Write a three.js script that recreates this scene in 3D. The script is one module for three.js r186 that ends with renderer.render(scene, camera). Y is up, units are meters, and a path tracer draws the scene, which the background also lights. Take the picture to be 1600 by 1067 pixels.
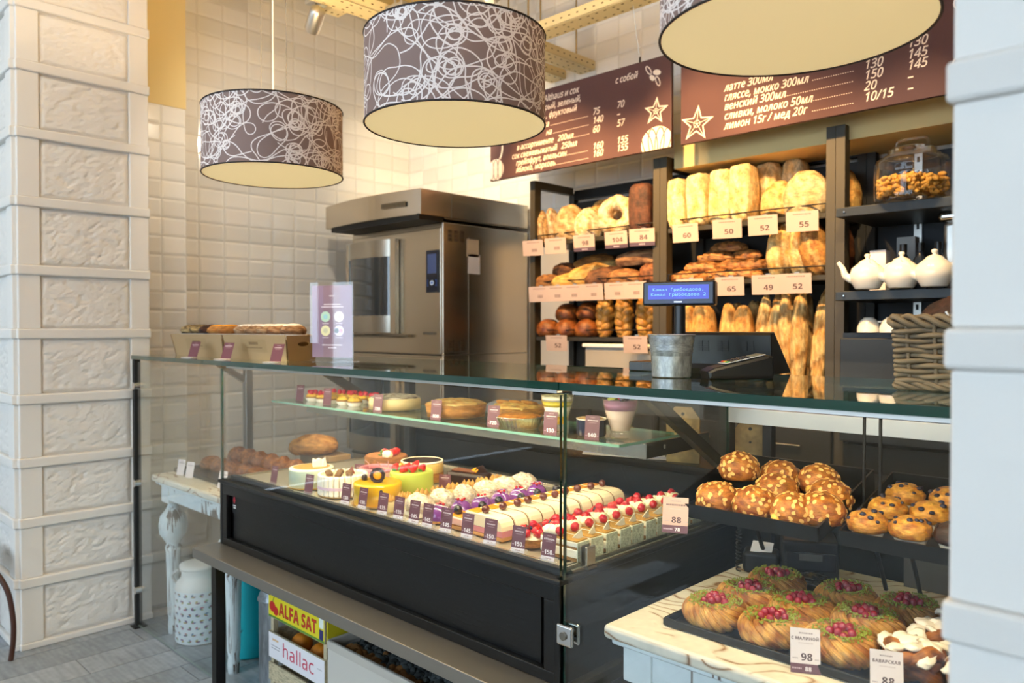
import * as THREE from 'three';
import { RoundedBoxGeometry } from 'three/addons/geometries/RoundedBoxGeometry.js';
import { mergeGeometries, mergeVertices } from 'three/addons/utils/BufferGeometryUtils.js';
import { ImprovedNoise } from 'three/addons/math/ImprovedNoise.js';
import { RectAreaLightUniformsLib } from 'three/addons/lights/RectAreaLightUniformsLib.js';

// ---------- camera, sky, lights, exposure ----------
const scene = new THREE.Scene();
const camera = new THREE.PerspectiveCamera(47.6, 1600 / 1067, 0.05, 60);
camera.position.set(0, 1.48, 0);
camera.rotation.order = 'YXZ';
camera.rotation.set(-0.01611, 0.77285, 0);
camera.focus = 2.05;
camera.userData.fStop = 3.2;
scene.add(camera);
const renderer = new THREE.WebGLRenderer({ antialias: true });
renderer.toneMapping = THREE.LinearToneMapping;
renderer.toneMappingExposure = 1.1;
renderer.shadowMap.enabled = true;
RectAreaLightUniformsLib.init();
scene.background = new THREE.Color().setRGB(3.7, 4.5, 5.4);   // bright overcast daylight beyond the shop windows

// ---------- helpers ----------
let seed = 7;
const rnd = () => { seed = (seed * 1664525 + 1013904223) >>> 0; return seed / 4294967296; };
const rr = (a, b) => a + (b - a) * rnd();
const noise = new ImprovedNoise();
const nz = (x, y, z) => noise.noise(x, y, z);
const fbm = (x, y, z) => nz(x, y, z) + 0.5 * nz(2.1 * x, 2.1 * y, 2.1 * z + 7) + 0.25 * nz(4.3 * x, 4.3 * y, 4.3 * z + 13);
const V = (x, y, z) => new THREE.Vector3(x, y, z);
const col = (h) => new THREE.Color(h);
const names = {};
function numbered(n) { const k = names[n] = (names[n] ?? -1) + 1; return k ? `${n}_${String(k).padStart(3, '0')}` : n; }
const ORD = ['first', 'second', 'third', 'fourth', 'fifth', 'sixth', 'seventh', 'eighth', 'ninth', 'tenth', 'eleventh', 'twelfth', 'thirteenth', 'fourteenth'];

function thing(name, label, category, pos = [0, 0, 0], turn = 0, group) {
  const o = new THREE.Group(); o.name = numbered(name); scene.add(o);
  o.position.set(...pos); o.rotation.y = turn;
  o.userData = { label, category }; if (group) o.userData.group = group;
  return o;
}
function part(parent, name, geo, mat, label) {
  const m = new THREE.Mesh(Array.isArray(geo) ? merge(geo) : geo, mat); m.name = name;
  m.castShadow = m.receiveShadow = true;
  if (label) m.userData.label = label;
  parent.add(m); return m;
}
function solo(name, label, category, geo, mat, pos, rot, group) {
  const m = part(scene, numbered(name), geo, mat);
  if (pos) m.position.set(...pos); if (rot) m.rotation.set(...rot);
  m.userData = { label, category }; if (group) m.userData.group = group;
  return m;
}
function struct(name, geo, mat, parent = scene, label) {
  const m = part(parent, name, geo, mat); if (parent === scene) { m.userData.kind = 'structure'; m.userData.category = name.split('_')[0]; }
  if (label) m.userData.label = label; return m;
}
function structGroup(name, label, category) { const o = new THREE.Group(); o.name = name; o.userData = { kind: 'structure', label, category }; scene.add(o); return o; }
function copyThing(src, label, pos, turn, group) {
  const c = src.clone(); c.name = numbered(src.name.replace(/_\d{3}$/, '')); scene.add(c);
  c.userData = { ...src.userData, label }; if (group) c.userData.group = group;
  c.position.set(...pos); if (turn !== undefined) c.rotation.y = turn; return c;
}
function merge(list) {
  return mergeGeometries(list.map((g) => { const n = g.index ? g.toNonIndexed() : g.clone(); for (const k of Object.keys(n.attributes)) if (!['position', 'normal', 'uv', 'color'].includes(k)) n.deleteAttribute(k); return n; }));
}
const box = (w, h, d, x = 0, y = 0, z = 0, rx = 0, ry = 0, rz = 0) => { const g = new THREE.BoxGeometry(w, h, d); if (rx) g.rotateX(rx); if (ry) g.rotateY(ry); if (rz) g.rotateZ(rz); return g.translate(x, y, z); };
const rbox = (w, h, d, r, x = 0, y = 0, z = 0, s = 2) => new RoundedBoxGeometry(w, h, d, s, Math.min(r, w / 2.01, h / 2.01, d / 2.01)).translate(x, y, z);
const cyl = (r1, r2, h, x = 0, y = 0, z = 0, n = 24, open = false) => new THREE.CylinderGeometry(r1, r2, h, n, 1, open).translate(x, y, z);
const sph = (r, x = 0, y = 0, z = 0, w = 16, h = 12) => new THREE.SphereGeometry(r, w, h).translate(x, y, z);
const lathe = (pts, n = 32) => new THREE.LatheGeometry(pts.map((p) => new THREE.Vector2(p[0], p[1])), n);
const tube = (pts, r, seg = 24, rs = 8, closed = false) => new THREE.TubeGeometry(new THREE.CatmullRomCurve3(pts.map((p) => Array.isArray(p) ? V(...p) : p), closed), seg, r, rs, closed);
const bar = (a, b, r, n = 8) => { const A = V(...a), B = V(...b), L = A.distanceTo(B), g = new THREE.CylinderGeometry(r, r, L, n); g.applyQuaternion(new THREE.Quaternion().setFromUnitVectors(V(0, 1, 0), B.clone().sub(A).normalize())); return g.translate((A.x + B.x) / 2, (A.y + B.y) / 2, (A.z + B.z) / 2); };
const flat = (a, b, w, t) => { const A = V(...a), B = V(...b), L = A.distanceTo(B), g = new THREE.BoxGeometry(w, L, t); g.applyQuaternion(new THREE.Quaternion().setFromUnitVectors(V(0, 1, 0), B.clone().sub(A).normalize())); return g.translate((A.x + B.x) / 2, (A.y + B.y) / 2, (A.z + B.z) / 2); };
function extr(pts, depth, bevel = 0, holes) {
  const s = new THREE.Shape(pts.map((p) => new THREE.Vector2(p[0], p[1])));
  for (const h of holes || []) s.holes.push(new THREE.Path(h.map((p) => new THREE.Vector2(p[0], p[1]))));
  const g = new THREE.ExtrudeGeometry(s, { depth: depth - 2 * bevel, bevelEnabled: bevel > 0, bevelThickness: bevel, bevelSize: bevel, bevelOffset: -bevel, bevelSegments: 2, curveSegments: 8 });
  return g.translate(0, 0, -depth / 2 + bevel);
}
// uv in metres from position, by the main axis of the normal
function boxUV(g, s = 1) {
  g = g.index ? g.toNonIndexed() : g; const p = g.attributes.position, n = g.attributes.normal, uv = new Float32Array(p.count * 2);
  for (let i = 0; i < p.count; i++) {
    const ax = Math.abs(n.getX(i)), ay = Math.abs(n.getY(i)), az = Math.abs(n.getZ(i)), x = p.getX(i), y = p.getY(i), z = p.getZ(i);
    const [u, v] = ay >= ax && ay >= az ? [x, z] : ax >= az ? [z, y] : [x, y];
    uv[2 * i] = u * s; uv[2 * i + 1] = v * s;
  }
  g.setAttribute('uv', new THREE.BufferAttribute(uv, 2)); return g;
}
function tintGeo(g, c) { const k = col(c), n = g.attributes.position.count, a = new Float32Array(n * 3); for (let i = 0; i < n; i++) { a[3 * i] = k.r; a[3 * i + 1] = k.g; a[3 * i + 2] = k.b; } g.setAttribute('color', new THREE.BufferAttribute(a, 3)); return g; }
// lumpy rounded body (bread, fruit, cream): superellipsoid pushed along its normal; the base sits at y = 0
function blob(rx, ry, rz, { seg = [28, 18], e = 2, flatBase = 0.55, push, color } = {}) {
  const g = mergeVertices(new THREE.SphereGeometry(1, seg[0], seg[1]), 1e-5), p = g.attributes.position, v = V(0, 0, 0);
  const cols = color ? new Float32Array(p.count * 3) : null, k = new THREE.Color();
  for (let i = 0; i < p.count; i++) {
    v.fromBufferAttribute(p, i).normalize();
    const q = Math.pow(Math.pow(Math.abs(v.x), e) + Math.pow(Math.abs(v.y), e) + Math.pow(Math.abs(v.z), e), -1 / e);
    const d = v.clone(); const off = push ? push(d) : 0;
    v.multiplyScalar(q * (1 + off)); v.set(v.x * rx, v.y * ry, v.z * rz);
    if (v.y < -ry * flatBase) v.y = -ry * flatBase;
    p.setXYZ(i, v.x, v.y + ry * flatBase, v.z);
    if (cols) { color(d, k, v); cols[3 * i] = k.r; cols[3 * i + 1] = k.g; cols[3 * i + 2] = k.b; }
  }
  if (cols) g.setAttribute('color', new THREE.BufferAttribute(cols, 3));
  g.computeVertexNormals(); return g;
}
const mixc = (k, a, b, t) => k.copy(a).lerp(b, Math.min(1, Math.max(0, t)));

// ---------- textures ----------
function dataTex(n, fn, srgb = false, m = n) {
  const a = new Uint8Array(n * m * 4);
  for (let j = 0; j < m; j++) for (let i = 0; i < n; i++) { const c = fn(i / n, j / m); const o = (j * n + i) * 4; if (Array.isArray(c)) { a[o] = c[0]; a[o + 1] = c[1]; a[o + 2] = c[2]; } else a[o] = a[o + 1] = a[o + 2] = c; a[o + 3] = 255; }
  const t = new THREE.DataTexture(a, n, m); t.wrapS = t.wrapT = THREE.RepeatWrapping; t.magFilter = t.minFilter = THREE.LinearFilter; if (srgb) t.colorSpace = THREE.SRGBColorSpace; t.needsUpdate = true; return t;
}
// seamless fbm on a torus-like lookup
const tfb = (u, v, f, s = 0) => { const b = (a, c) => fbm(a * f + s, c * f + s, s * 1.7); const w = (t) => t * t * (3 - 2 * t), x = w(Math.max(0, (u - 0.8) / 0.2)), y = w(Math.max(0, (v - 0.8) / 0.2)); return (b(u, v) * (1 - x) + b(u - 1, v) * x) * (1 - y) + (b(u, v - 1) * (1 - x) + b(u - 1, v - 1) * x) * y; };
const clamp255 = (x) => Math.max(0, Math.min(255, x));
const grain = dataTex(256, (u, v) => clamp255(222 + 50 * tfb(u, v, 9, 1) + 26 * tfb(u, v, 34, 5)), true);
const grainBump = dataTex(256, (u, v) => clamp255(128 + 60 * tfb(u, v, 10, 3) + 46 * tfb(u, v, 38, 9)));
const speck = dataTex(256, (u, v) => clamp255(150 + 90 * tfb(u, v, 52, 2)));
const brushed = dataTex(256, (u, v) => clamp255(128 + 70 * nz(u * 3, v * 120, 2) + 40 * nz(u * 7, v * 260, 5)));
const rep = (t, x, y = x) => { const c = t.clone(); c.repeat.set(x, y); c.needsUpdate = true; return c; };
function canvasTex(w, h, draw) { const c = document.createElement('canvas'); c.width = w; c.height = h; const x = c.getContext('2d'); draw(x, w, h); const t = new THREE.CanvasTexture(c); t.colorSpace = THREE.SRGBColorSpace; t.magFilter = THREE.LinearFilter; return t; }

// ---------- materials ----------
const std = (c, r = 0.6, o = {}) => new THREE.MeshStandardMaterial({ color: c, roughness: r, ...o });
const phy = (c, r = 0.6, o = {}) => new THREE.MeshPhysicalMaterial({ color: c, roughness: r, ...o });
const pane = (c = 0xfafcfc) => phy(c, 0.02, { transmission: 1, thickness: 0, ior: 1.5 });
const M = {
  plaster: std(0xd9c48e, 0.85), plasterB: std(0xd8c9a4, 0.85, { map: rep(grain, 2) }),
  ceiling: std(0xcdb06e, 0.9), grout: std(0xcbc8c2, 0.9), tile: phy(0xe0dedb, 0.16, { clearcoat: 0.5, clearcoatRoughness: 0.1 }),
  tileB: phy(0xdfd9ce, 0.2, { clearcoat: 0.4 }),
  stone: std(0xe9e4dd, 0.8, { bumpMap: rep(grainBump, 3), bumpScale: 0.002 }), stoneFlat: std(0xebe6df, 0.7, { bumpMap: rep(grainBump, 6), bumpScale: 0.0006 }),
  hall: std(0xcfcac2, 0.9), beam: std(0xdccb9c, 0.55), beamHole: std(0x5b4624, 0.8),
  black: phy(0x131415, 0.42, { bumpMap: rep(brushed, 1, 1), bumpScale: 0.0006 }), blackFlat: std(0x0d0e0f, 0.5), blackMetal: std(0x131415, 0.38, { metalness: 0.3 }),
  blackPlastic: phy(0x16181c, 0.33), darkPanel: std(0x23221f, 0.6), olive: std(0x3d3626, 0.5), oliveIn: std(0x2a2721, 0.6),
  steel: std(0xc4beb2, 0.34, { metalness: 0.85, roughnessMap: rep(brushed, 2), bumpMap: rep(brushed, 2), bumpScale: 0.0002 }), steelDark: std(0x8c867c, 0.38, { metalness: 1 }),
  ovenSteel: std(0xcac0b0, 0.27, { metalness: 1, bumpMap: rep(brushed, 1), bumpScale: 0.0003 }), chrome: std(0xdadada, 0.12, { metalness: 1 }),
  alu: std(0xc4c2bd, 0.36, { metalness: 0.9 }), galv: std(0xb4babf, 0.4, { metalness: 0.6, map: rep(grain, 2), bumpMap: rep(grainBump, 2), bumpScale: 0.0006 }),
  glass: pane(), glassTop: pane(0xe2f0e8), glassEdge: phy(0x0d3b30, 0.12, { clearcoat: 1 }), glassEdgeLight: phy(0x7fae9c, 0.12, { clearcoat: 1 }), jarGlass: pane(0xffffff),
  white: std(0xf1ece4, 0.4), ceramic: phy(0xf4ede0, 0.18, { clearcoat: 0.6 }), paper: std(0xe9e4e6, 0.8), whitePaint: std(0xe6ebea, 0.6, { map: rep(grain, 3) }),
  kraft: std(0xb0916a, 0.85), kraftDark: std(0x7a5c3b, 0.8), cardPink: std(0xe6d2cb, 0.75),
  cream: phy(0xfdf0cf, 0.45), creamWhite: phy(0xfcf4e2, 0.42), choc: phy(0x5e241a, 0.25, { clearcoat: 0.5 }), chocDark: phy(0x2a1511, 0.35), sponge: std(0xc9955a, 0.9, { bumpMap: rep(grainBump, 4), bumpScale: 0.002 }),
  pink: phy(0xd98a94, 0.5), palePink: phy(0xeebdb2, 0.45), orangeGel: phy(0xf2a322, 0.2, { clearcoat: 0.6 }), purple: phy(0x7a3f92, 0.12, { clearcoat: 1 }), paleGreen: phy(0xe6ead0, 0.5),
  rasp: phy(0xc8152c, 0.3, { clearcoat: 0.3 }), straw: phy(0xd91f18, 0.28, { clearcoat: 0.4 }), strawCut: phy(0xe8483a, 0.3), blueb: phy(0x1f1f3a, 0.4), blackb: phy(0x17101a, 0.28, { clearcoat: 0.5 }), currant: phy(0xb70f20, 0.15, { clearcoat: 1 }), leaf: std(0x4f7d2a, 0.6),
  toast: std(0xd8a14c, 0.7, { map: rep(grain, 2) }), crust: std(0xc98a3e, 0.75, { map: rep(grain, 2), bumpMap: rep(grainBump, 3), bumpScale: 0.002 }),
  glaze: phy(0xf6ead9, 0.3), powder: std(0xf7efe2, 0.95), bread: std(0xffffff, 0.72, { vertexColors: true, map: rep(grain, 2), bumpMap: rep(grainBump, 3), bumpScale: 0.003 }),
  breadGloss: phy(0xffffff, 0.42, { vertexColors: true, map: rep(grain, 2), bumpMap: rep(grainBump, 3), bumpScale: 0.002 }), foil: std(0xcfcfcf, 0.25, { metalness: 1 }),
  cyan: phy(0x1fb5bf, 0.35), wicker: std(0x8b7a62, 0.75, { map: rep(grain, 3) }),
};

// ---------- the setting ----------
// floor of grey wood-look stone planks
{
  const fl = structGroup('floor', 'grey wood-look stone floor', 'floor');
  part(fl, 'subfloor', box(10.4, 0.2, 8.2, -1.4, -0.106, 0.3), std(0x6f7374, 0.8));
  const ft = dataTex(256, (u, v) => { const s = tfb(u, v, 3, 4) * 16 + nz(u * 5, v * 60, 3) * 20 + tfb(u, v, 30, 6) * 10; return [clamp255(164 + s), clamp255(168 + s), clamp255(172 + s)]; }, true);
  const fm = [0, 1, 2].map((k) => phy([0xeef0f2, 0xe2e6ea, 0xd8dcdf][k], 0.42, { map: ft, bumpMap: grainBump, bumpScale: 0.0006 }));
  const W = 0.2, L = 0.9, gs = [0, 1, 2].map((k) => { const g = boxUV(box(W - 0.004, 0.006, L - 0.004, 0, -0.003, 0), 1.1); const u = g.attributes.uv; for (let i = 0; i < u.count; i++) u.setXY(i, u.getX(i) + 0.31 * k, u.getY(i) + 0.17 * k); return g; });
  for (let i = 0; i < 20; i++) for (let j = 0; j < 4; j++) { const k = (i * 7 + j * 3) % 3, p = part(fl, 'plank', gs[(i + j) % 3], fm[k]); p.position.set(-5 + W * (i + 0.5), 0, -2.6 + L * (j + 0.5) + (i % 3) * 0.3 - 0.3); }
}
const room = 3.65;
struct('wall_far_hall', [box(10.4, 0.5, 0.2, -1.4, 3.9, 4.3), box(10.4, 0.95, 0.2, -1.4, 0.475, 4.3), box(0.6, 4.2, 0.2, -6.3, 2.1, 4.3), box(0.6, 4.2, 0.2, 3.5, 2.1, 4.3)], M.hall).userData.label = 'pale wall around the big shop windows of the hall';
for (let i = 0; i < 4; i++) {
  const w = structGroup('window_' + (i + 1), 'tall shop window pane of the hall, ' + ORD[i] + ' along the wall', 'window');
  const x0 = -6 + i * 2.3, W = 2.3;
  part(w, 'frame', [box(0.08, 2.7, 0.1, x0 + 0.04, 2.3, 4.3), box(0.08, 2.7, 0.1, x0 + W - 0.04, 2.3, 4.3), box(W - 0.16, 0.08, 0.1, x0 + W / 2, 3.61, 4.3), box(W - 0.16, 0.08, 0.1, x0 + W / 2, 0.99, 4.3)], M.blackMetal);
  part(w, 'pane', box(W - 0.16, 2.54, 0.012, x0 + W / 2, 2.3, 4.3), M.glass);
}
struct('wall_hall_left', box(0.2, 4.2, 5.4, -6.7, 2.1, 1.6), M.hall).userData.label = 'pale side wall of the hall';
struct('wall_hall_right', box(0.2, 4.2, 5.4, 3.9, 2.1, 1.6), M.hall).userData.label = 'pale side wall of the hall by the right-hand pillar';
struct('ceiling_hall', box(10.6, 0.2, 5.4, -1.4, 4.25, 1.65), M.hall).userData.label = 'pale hall ceiling outside the counter';
struct('ceiling', box(7.6, 0.2, 2.4, -1.6, room + 0.1, -2.5), M.ceiling).userData.label = 'yellow-beige plaster ceiling over the bakery counter';
struct('wall_front', [box(10.6, 0.9, 0.58, -1.4, 3.8, -1.245), box(2.3, 3.35, 0.5, -5.75, 1.675, -1.25)], M.hall).userData.label = 'plain wall above and beside the counter opening';

// painted stone pillars: flat border strips with rough stone panels between them
function pillar(name, label, x0, x1, z0, z1, faces, y0s) {
  const o = structGroup(name, label, 'pillar');
  part(o, 'core', box(x1 - x0, 3.6, z1 - z0, (x0 + x1) / 2, 1.8, (z0 + z1) / 2), M.stoneFlat);
  const tops = [0.285, 0.563, 0.84, 1.132, 1.435, 1.729, 2.043, 2.357, 2.661, 2.947, 3.25], sh = 0.046;
  const rough = (w, h, s) => {
    const amp = 0.35 + 0.5 * Math.abs(Math.sin(s * 2.3)), g = new THREE.PlaneGeometry(w, h, 46, 36), p = g.attributes.position;
    for (let i = 0; i < p.count; i++) {
      const x = p.getX(i), y = p.getY(i), edge = Math.min(1, Math.min(w / 2 - Math.abs(x), h / 2 - Math.abs(y)) / 0.014);
      const cl = Math.abs(fbm(x * 8 + s, y * 13 + x * 4, s)), c2 = Math.abs(fbm(x * 17 + s, y * 22 - x * 6, s + 5)); const r = 0.006 * fbm(x * 7 + s * 3, y * 8, s) + 0.0095 * Math.min(1, cl / 0.15) + 0.006 * Math.min(1, c2 / 0.12) + 0.003 * nz(x * 60, y * 60, s);
      p.setZ(i, (0.006 + r * amp) * Math.max(0, edge));
    }
    g.computeVertexNormals(); return g;
  };
  let s = x0 * 3;
  const geoms = {};
  for (const f of faces) {
    // local frame: u along the face, n outward
    const len = f === 'z' ? x1 - x0 : z1 - z0, put = (g, u, y) => { const m = new THREE.Mesh(g); return m; };
    const place = (m, u, y, off) => { if (f === 'x') { m.position.set(x1 + off, y, (z0 + z1) / 2 - u); m.rotation.y = Math.PI / 2; } else { m.position.set((x0 + x1) / 2 + u, y, z1 + off); } };
    for (let k = 0; k < tops.length; k++) {
      const lo = k ? tops[k - 1] + sh : 0.03, hi = tops[k];
      if (hi - lo > 0.05) {
        for (const side of [-1, 1]) place(part(o, 'border', rbox(0.092, hi - lo, 0.03, 0.005), M.stoneFlat), side * (len / 2 - 0.046), (lo + hi) / 2, 0.004);
        place(part(o, 'stone', rough(len - 0.186, hi - lo - 0.006, (s += 1.37)), M.stone), 0, (lo + hi) / 2, 0.001);
      }
      place(part(o, 'strip', rbox(len + 0.012, sh, 0.042, 0.007), M.stoneFlat), 0, hi + sh / 2, 0.006);
    }
    place(part(o, 'plinth', rbox(len + 0.01, 0.03, 0.036, 0.006), M.stoneFlat), 0, 0.015, 0.005);
  }
  return o;
}
pillar('pillar_left', 'white painted stone pillar with rough panels and flat strips beside the counter', -4.6, -4.09, -1.535, -0.955, ['x', 'z']);
pillar('pillar_right', 'pale painted stone pillar at the edge of the counter opening', -0.252, 0.33, -1.4, -0.975, ['z']);
struct('wall_right_front', box(3.4, 3.6, 0.5, 2.05, 1.8, -1.25), M.hall).userData.label = 'plain wall to the side of the right pillar';

// tiled walls
const TW = 0.155, TH = 0.1;
const tileGeo = (() => {
  const a = TW / 2 - 0.0016, b = TH / 2 - 0.0016, i = 0.012, t = 0.0048, e = 0.002;
  const P = [[-a, -b, 0], [a, -b, 0], [a, b, 0], [-a, b, 0], [-a, -b, e], [a, -b, e], [a, b, e], [-a, b, e], [-a + i, -b + i, t], [a - i, -b + i, t], [a - i, b - i, t], [-a + i, b - i, t]];
  const F = [[8, 9, 10, 11]]; for (let k = 0; k < 4; k++) { const n = (k + 1) % 4; F.push([k, n, n + 4, k + 4], [k + 4, n + 4, n + 8, k + 8]); }
  const v = []; for (const f of F) for (const q of [0, 1, 2, 0, 2, 3]) v.push(...P[f[q]]);
  const g = new THREE.BufferGeometry(); g.setAttribute('position', new THREE.Float32BufferAttribute(v, 3)); g.setAttribute('uv', new THREE.Float32BufferAttribute(new Array(v.length / 3 * 2).fill(0), 2)); g.computeVertexNormals(); return g;
})();
const tileMats = [M.tile, phy(0xd9d7d3, 0.2, { clearcoat: 0.5 }), phy(0xe5e3df, 0.14, { clearcoat: 0.5 })];
{
  const w = structGroup('wall_left', 'white bevelled tile wall behind the pastry case', 'wall');
  part(w, 'backing', box(0.2, room, 1.7, -4.552, room / 2, -2.65), M.grout);
  for (let r = 5; r < 36; r++) for (let c = 0; c < 11; c++) { if (r > 33 && c < 3) continue; if (c > 6 && r < 20 && r > 8) continue; const t = part(w, 'tile', tileGeo, tileMats[(r * 5 + c * 3) % 3]); t.rotation.y = Math.PI / 2; t.position.set(-4.452, 0.05 + r * TH, -1.8 - TW * (c + 0.5)); }
  const s = structGroup('wall_step_left', 'tiled wall step beside the pillar with yellow plaster above', 'wall');
  part(s, 'backing', [box(0.4, 2.68, 0.265, -4.452, 1.34, -1.668)], M.grout);
  part(s, 'plaster', [box(0.408, room - 2.68, 0.268, -4.452, (room + 2.68) / 2, -1.668)], M.plaster);
  for (let r = 4; r < 27; r++) for (let c = 0; c < 2; c++) { const t = part(s, 'tile', tileGeo, tileMats[(r + c) % 3]); t.rotation.y = Math.PI / 2; t.scale.x = 0.85; t.position.set(-4.252, 0.03 + r * TH, -1.535 - TW * 0.85 * (c + 0.5)); }
  const b = structGroup('wall_back', 'cream tiled back wall behind the bread shelves', 'wall');
  part(b, 'backing', box(6.6, room, 0.2, -1.35, room / 2, -3.602), M.grout);
  for (let r = 21; r < 36; r++) for (let c = 0; c < 18; c++) { const t = part(b, 'tile', tileGeo, tileMats[(r * 2 + c * 5) % 3]); t.position.set(-4.45 + TW * (c + 0.5), 0.05 + r * TH, -3.502); }
}
struct('wall_right', box(0.2, room, 2.1, 1.9, room / 2, -2.5), M.hall).userData.label = 'plain side wall past the bread shelves';
struct('trim_soffit', box(2.9, 0.16, 0.36, -0.55, 2.31, -3.32), M.plaster).userData.label = 'beige plaster ledge above the bread shelf units';

// perforated ceiling channels
function channel(label, len, pos, turn) {
  const o = thing('ceiling_channel', label, 'ceiling channel', pos, turn);
  part(o, 'profile', [box(len, 0.006, 0.11, 0, 0, 0), box(len, 0.05, 0.006, 0, 0.025, 0.052), box(len, 0.05, 0.006, 0, 0.025, -0.052)], M.beam);
  const holes = [], n = Math.floor(len / 0.05);
  for (let i = 0; i < n; i++) { const x = -len / 2 + 0.03 + i * 0.05; for (const z of [-0.034, 0.034]) holes.push(box(0.014, 0.003, 0.006, x, -0.0025, z)); if (i % 3 === 0) holes.push(new THREE.CylinderGeometry(0.006, 0.006, 0.003, 8).translate(x, -0.0025, 0)); for (const z of [-1, 1]) holes.push(box(0.012, 0.006, 0.002, x, 0.025, z * 0.0545)); }
  const h = part(o, 'slots', holes, M.beamHole); h.userData.kind = 'stuff';
  for (const s of [-0.3, 0.3]) part(o, 'hanger_rod', bar([len * s, 0, 0], [len * s, room - pos[1], 0], 0.005), M.steel);
  return o;
}
channel('yellow perforated ceiling channel running back along the tiled left wall', 2.1, [-3.02, 2.95, -2.44], Math.PI / 2);
channel('yellow perforated ceiling channel above the menu boards', 3.3, [-1.75, 2.965, -2.93], 0);
channel('short yellow perforated ceiling channel behind the first menu board', 0.5, [-2.8, 2.95, -3.24], Math.PI / 2);
channel('yellow perforated ceiling channel crossing over the middle lamp', 3.2, [-1.7, 3.02, -2.1], 0);

// ---------- drum pendant lamps ----------
const scribble = canvasTex(2048, 330, (x, w, h) => {
  x.fillStyle = '#866d66'; x.fillRect(0, 0, w, h);
  x.strokeStyle = '#efe4e0'; x.lineCap = 'round';
  for (let k = 0; k < 54; k++) {
    let px = (k + rnd()) / 54 * w, py = ((k * 0.618) % 1) * h, a = rr(0, 6.28), da = 0; const pts = [];
    for (let i = 0; i < 250; i++) { da += rr(-0.075, 0.075); da *= 0.965; a += da; px += Math.cos(a) * 7; py += Math.sin(a) * 7; if (py < 4) a = Math.abs(a % 6.28); if (py < -10 || py > h + 10) a += 0.24; pts.push([px, py]); }
    x.lineWidth = rr(4.2, 5.4);
    for (const dx of [-w, 0, w]) { x.beginPath(); pts.forEach((p, i) => i ? x.lineTo(p[0] + dx, p[1]) : x.moveTo(p[0] + dx, p[1])); x.stroke(); }
  }
});
scribble.wrapS = THREE.RepeatWrapping;
const shadeMat = std(0xffffff, 0.65, { map: scribble }), shadeIn = std(0xf0dca8, 0.8, { side: THREE.DoubleSide }), trimMat = std(0x2c2220, 0.6);
const diffMat = std(0xf2e0b4, 0.7, { emissive: new THREE.Color().setRGB(1, 0.74, 0.36), emissiveIntensity: 0.45 });
function lamp(label, x, turn) {
  const o = thing('pendant_lamp', label, 'lamp', [x, 2.045, -1.44], turn, 'drum pendant lamps over the counter');
  const R = 0.25, Hh = 0.242;
  part(o, 'shade', cyl(R, R, Hh, 0, Hh / 2, 0, 64, true), shadeMat);
  part(o, 'shade_lining', cyl(R - 0.002, R - 0.002, Hh, 0, Hh / 2, 0, 64, true), shadeIn);
  part(o, 'shade_rim', [new THREE.TorusGeometry(R, 0.0028, 6, 64).rotateX(Math.PI / 2), new THREE.TorusGeometry(R, 0.0028, 6, 64).rotateX(Math.PI / 2).translate(0, Hh, 0)], trimMat);
  part(o, 'diffuser', cyl(R - 0.0024, R - 0.0024, 0.003, 0, 0.0018, 0, 64), diffMat, 'glowing cream diffuser');
  part(o, 'spider', [bar([-R, Hh - 0.02, 0], [R, Hh - 0.02, 0], 0.003), bar([0, Hh - 0.02, -R], [0, Hh - 0.02, R], 0.003)], M.steel);
  part(o, 'lamp_holder', cyl(0.02, 0.02, 0.07, 0, Hh - 0.04, 0), M.white);
  part(o, 'cord', bar([0, Hh - 0.02, 0], [0, 3.4 - 2.045, 0], 0.003), M.white);
  for (const s of [-1, 1]) part(o, 'suspension_wire', bar([0.12 * s, Hh - 0.02, 0.08 * s], [0.12 * s, 1.355, 0.08 * s], 0.0012, 5), M.steel);
  const l = new THREE.SpotLight(new THREE.Color().setRGB(1, 0.76, 0.42), 2.2, 0, 1.35, 0.6); l.position.set(x, 2.04, -1.44); l.target.position.set(x, 0, -1.44); l.castShadow = true; l.shadow.radius = 10; scene.add(l, l.target);
  const u = new THREE.PointLight(new THREE.Color().setRGB(1, 0.76, 0.46), 4.8); u.position.set(x, 2.045 + 0.15, -1.44); u.castShadow = true; u.shadow.radius = 2; scene.add(u);
  part(o, 'bulb', sph(0.034, 0, 0.15, 0, 20, 14), std(0xfff3d6, 0.4, { emissive: new THREE.Color().setRGB(1, 0.78, 0.46), emissiveIntensity: 5 }));
}
lamp('drum pendant lamp with scribble print, the smallest in view beside the pillar', -2.635, 0.4);
lamp('drum pendant lamp with scribble print hanging in the middle above the paper stand', -1.625, 2.1);
lamp('large-looking drum pendant lamp with scribble print in front of the coffee menu board', -0.655, 4.0);

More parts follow.
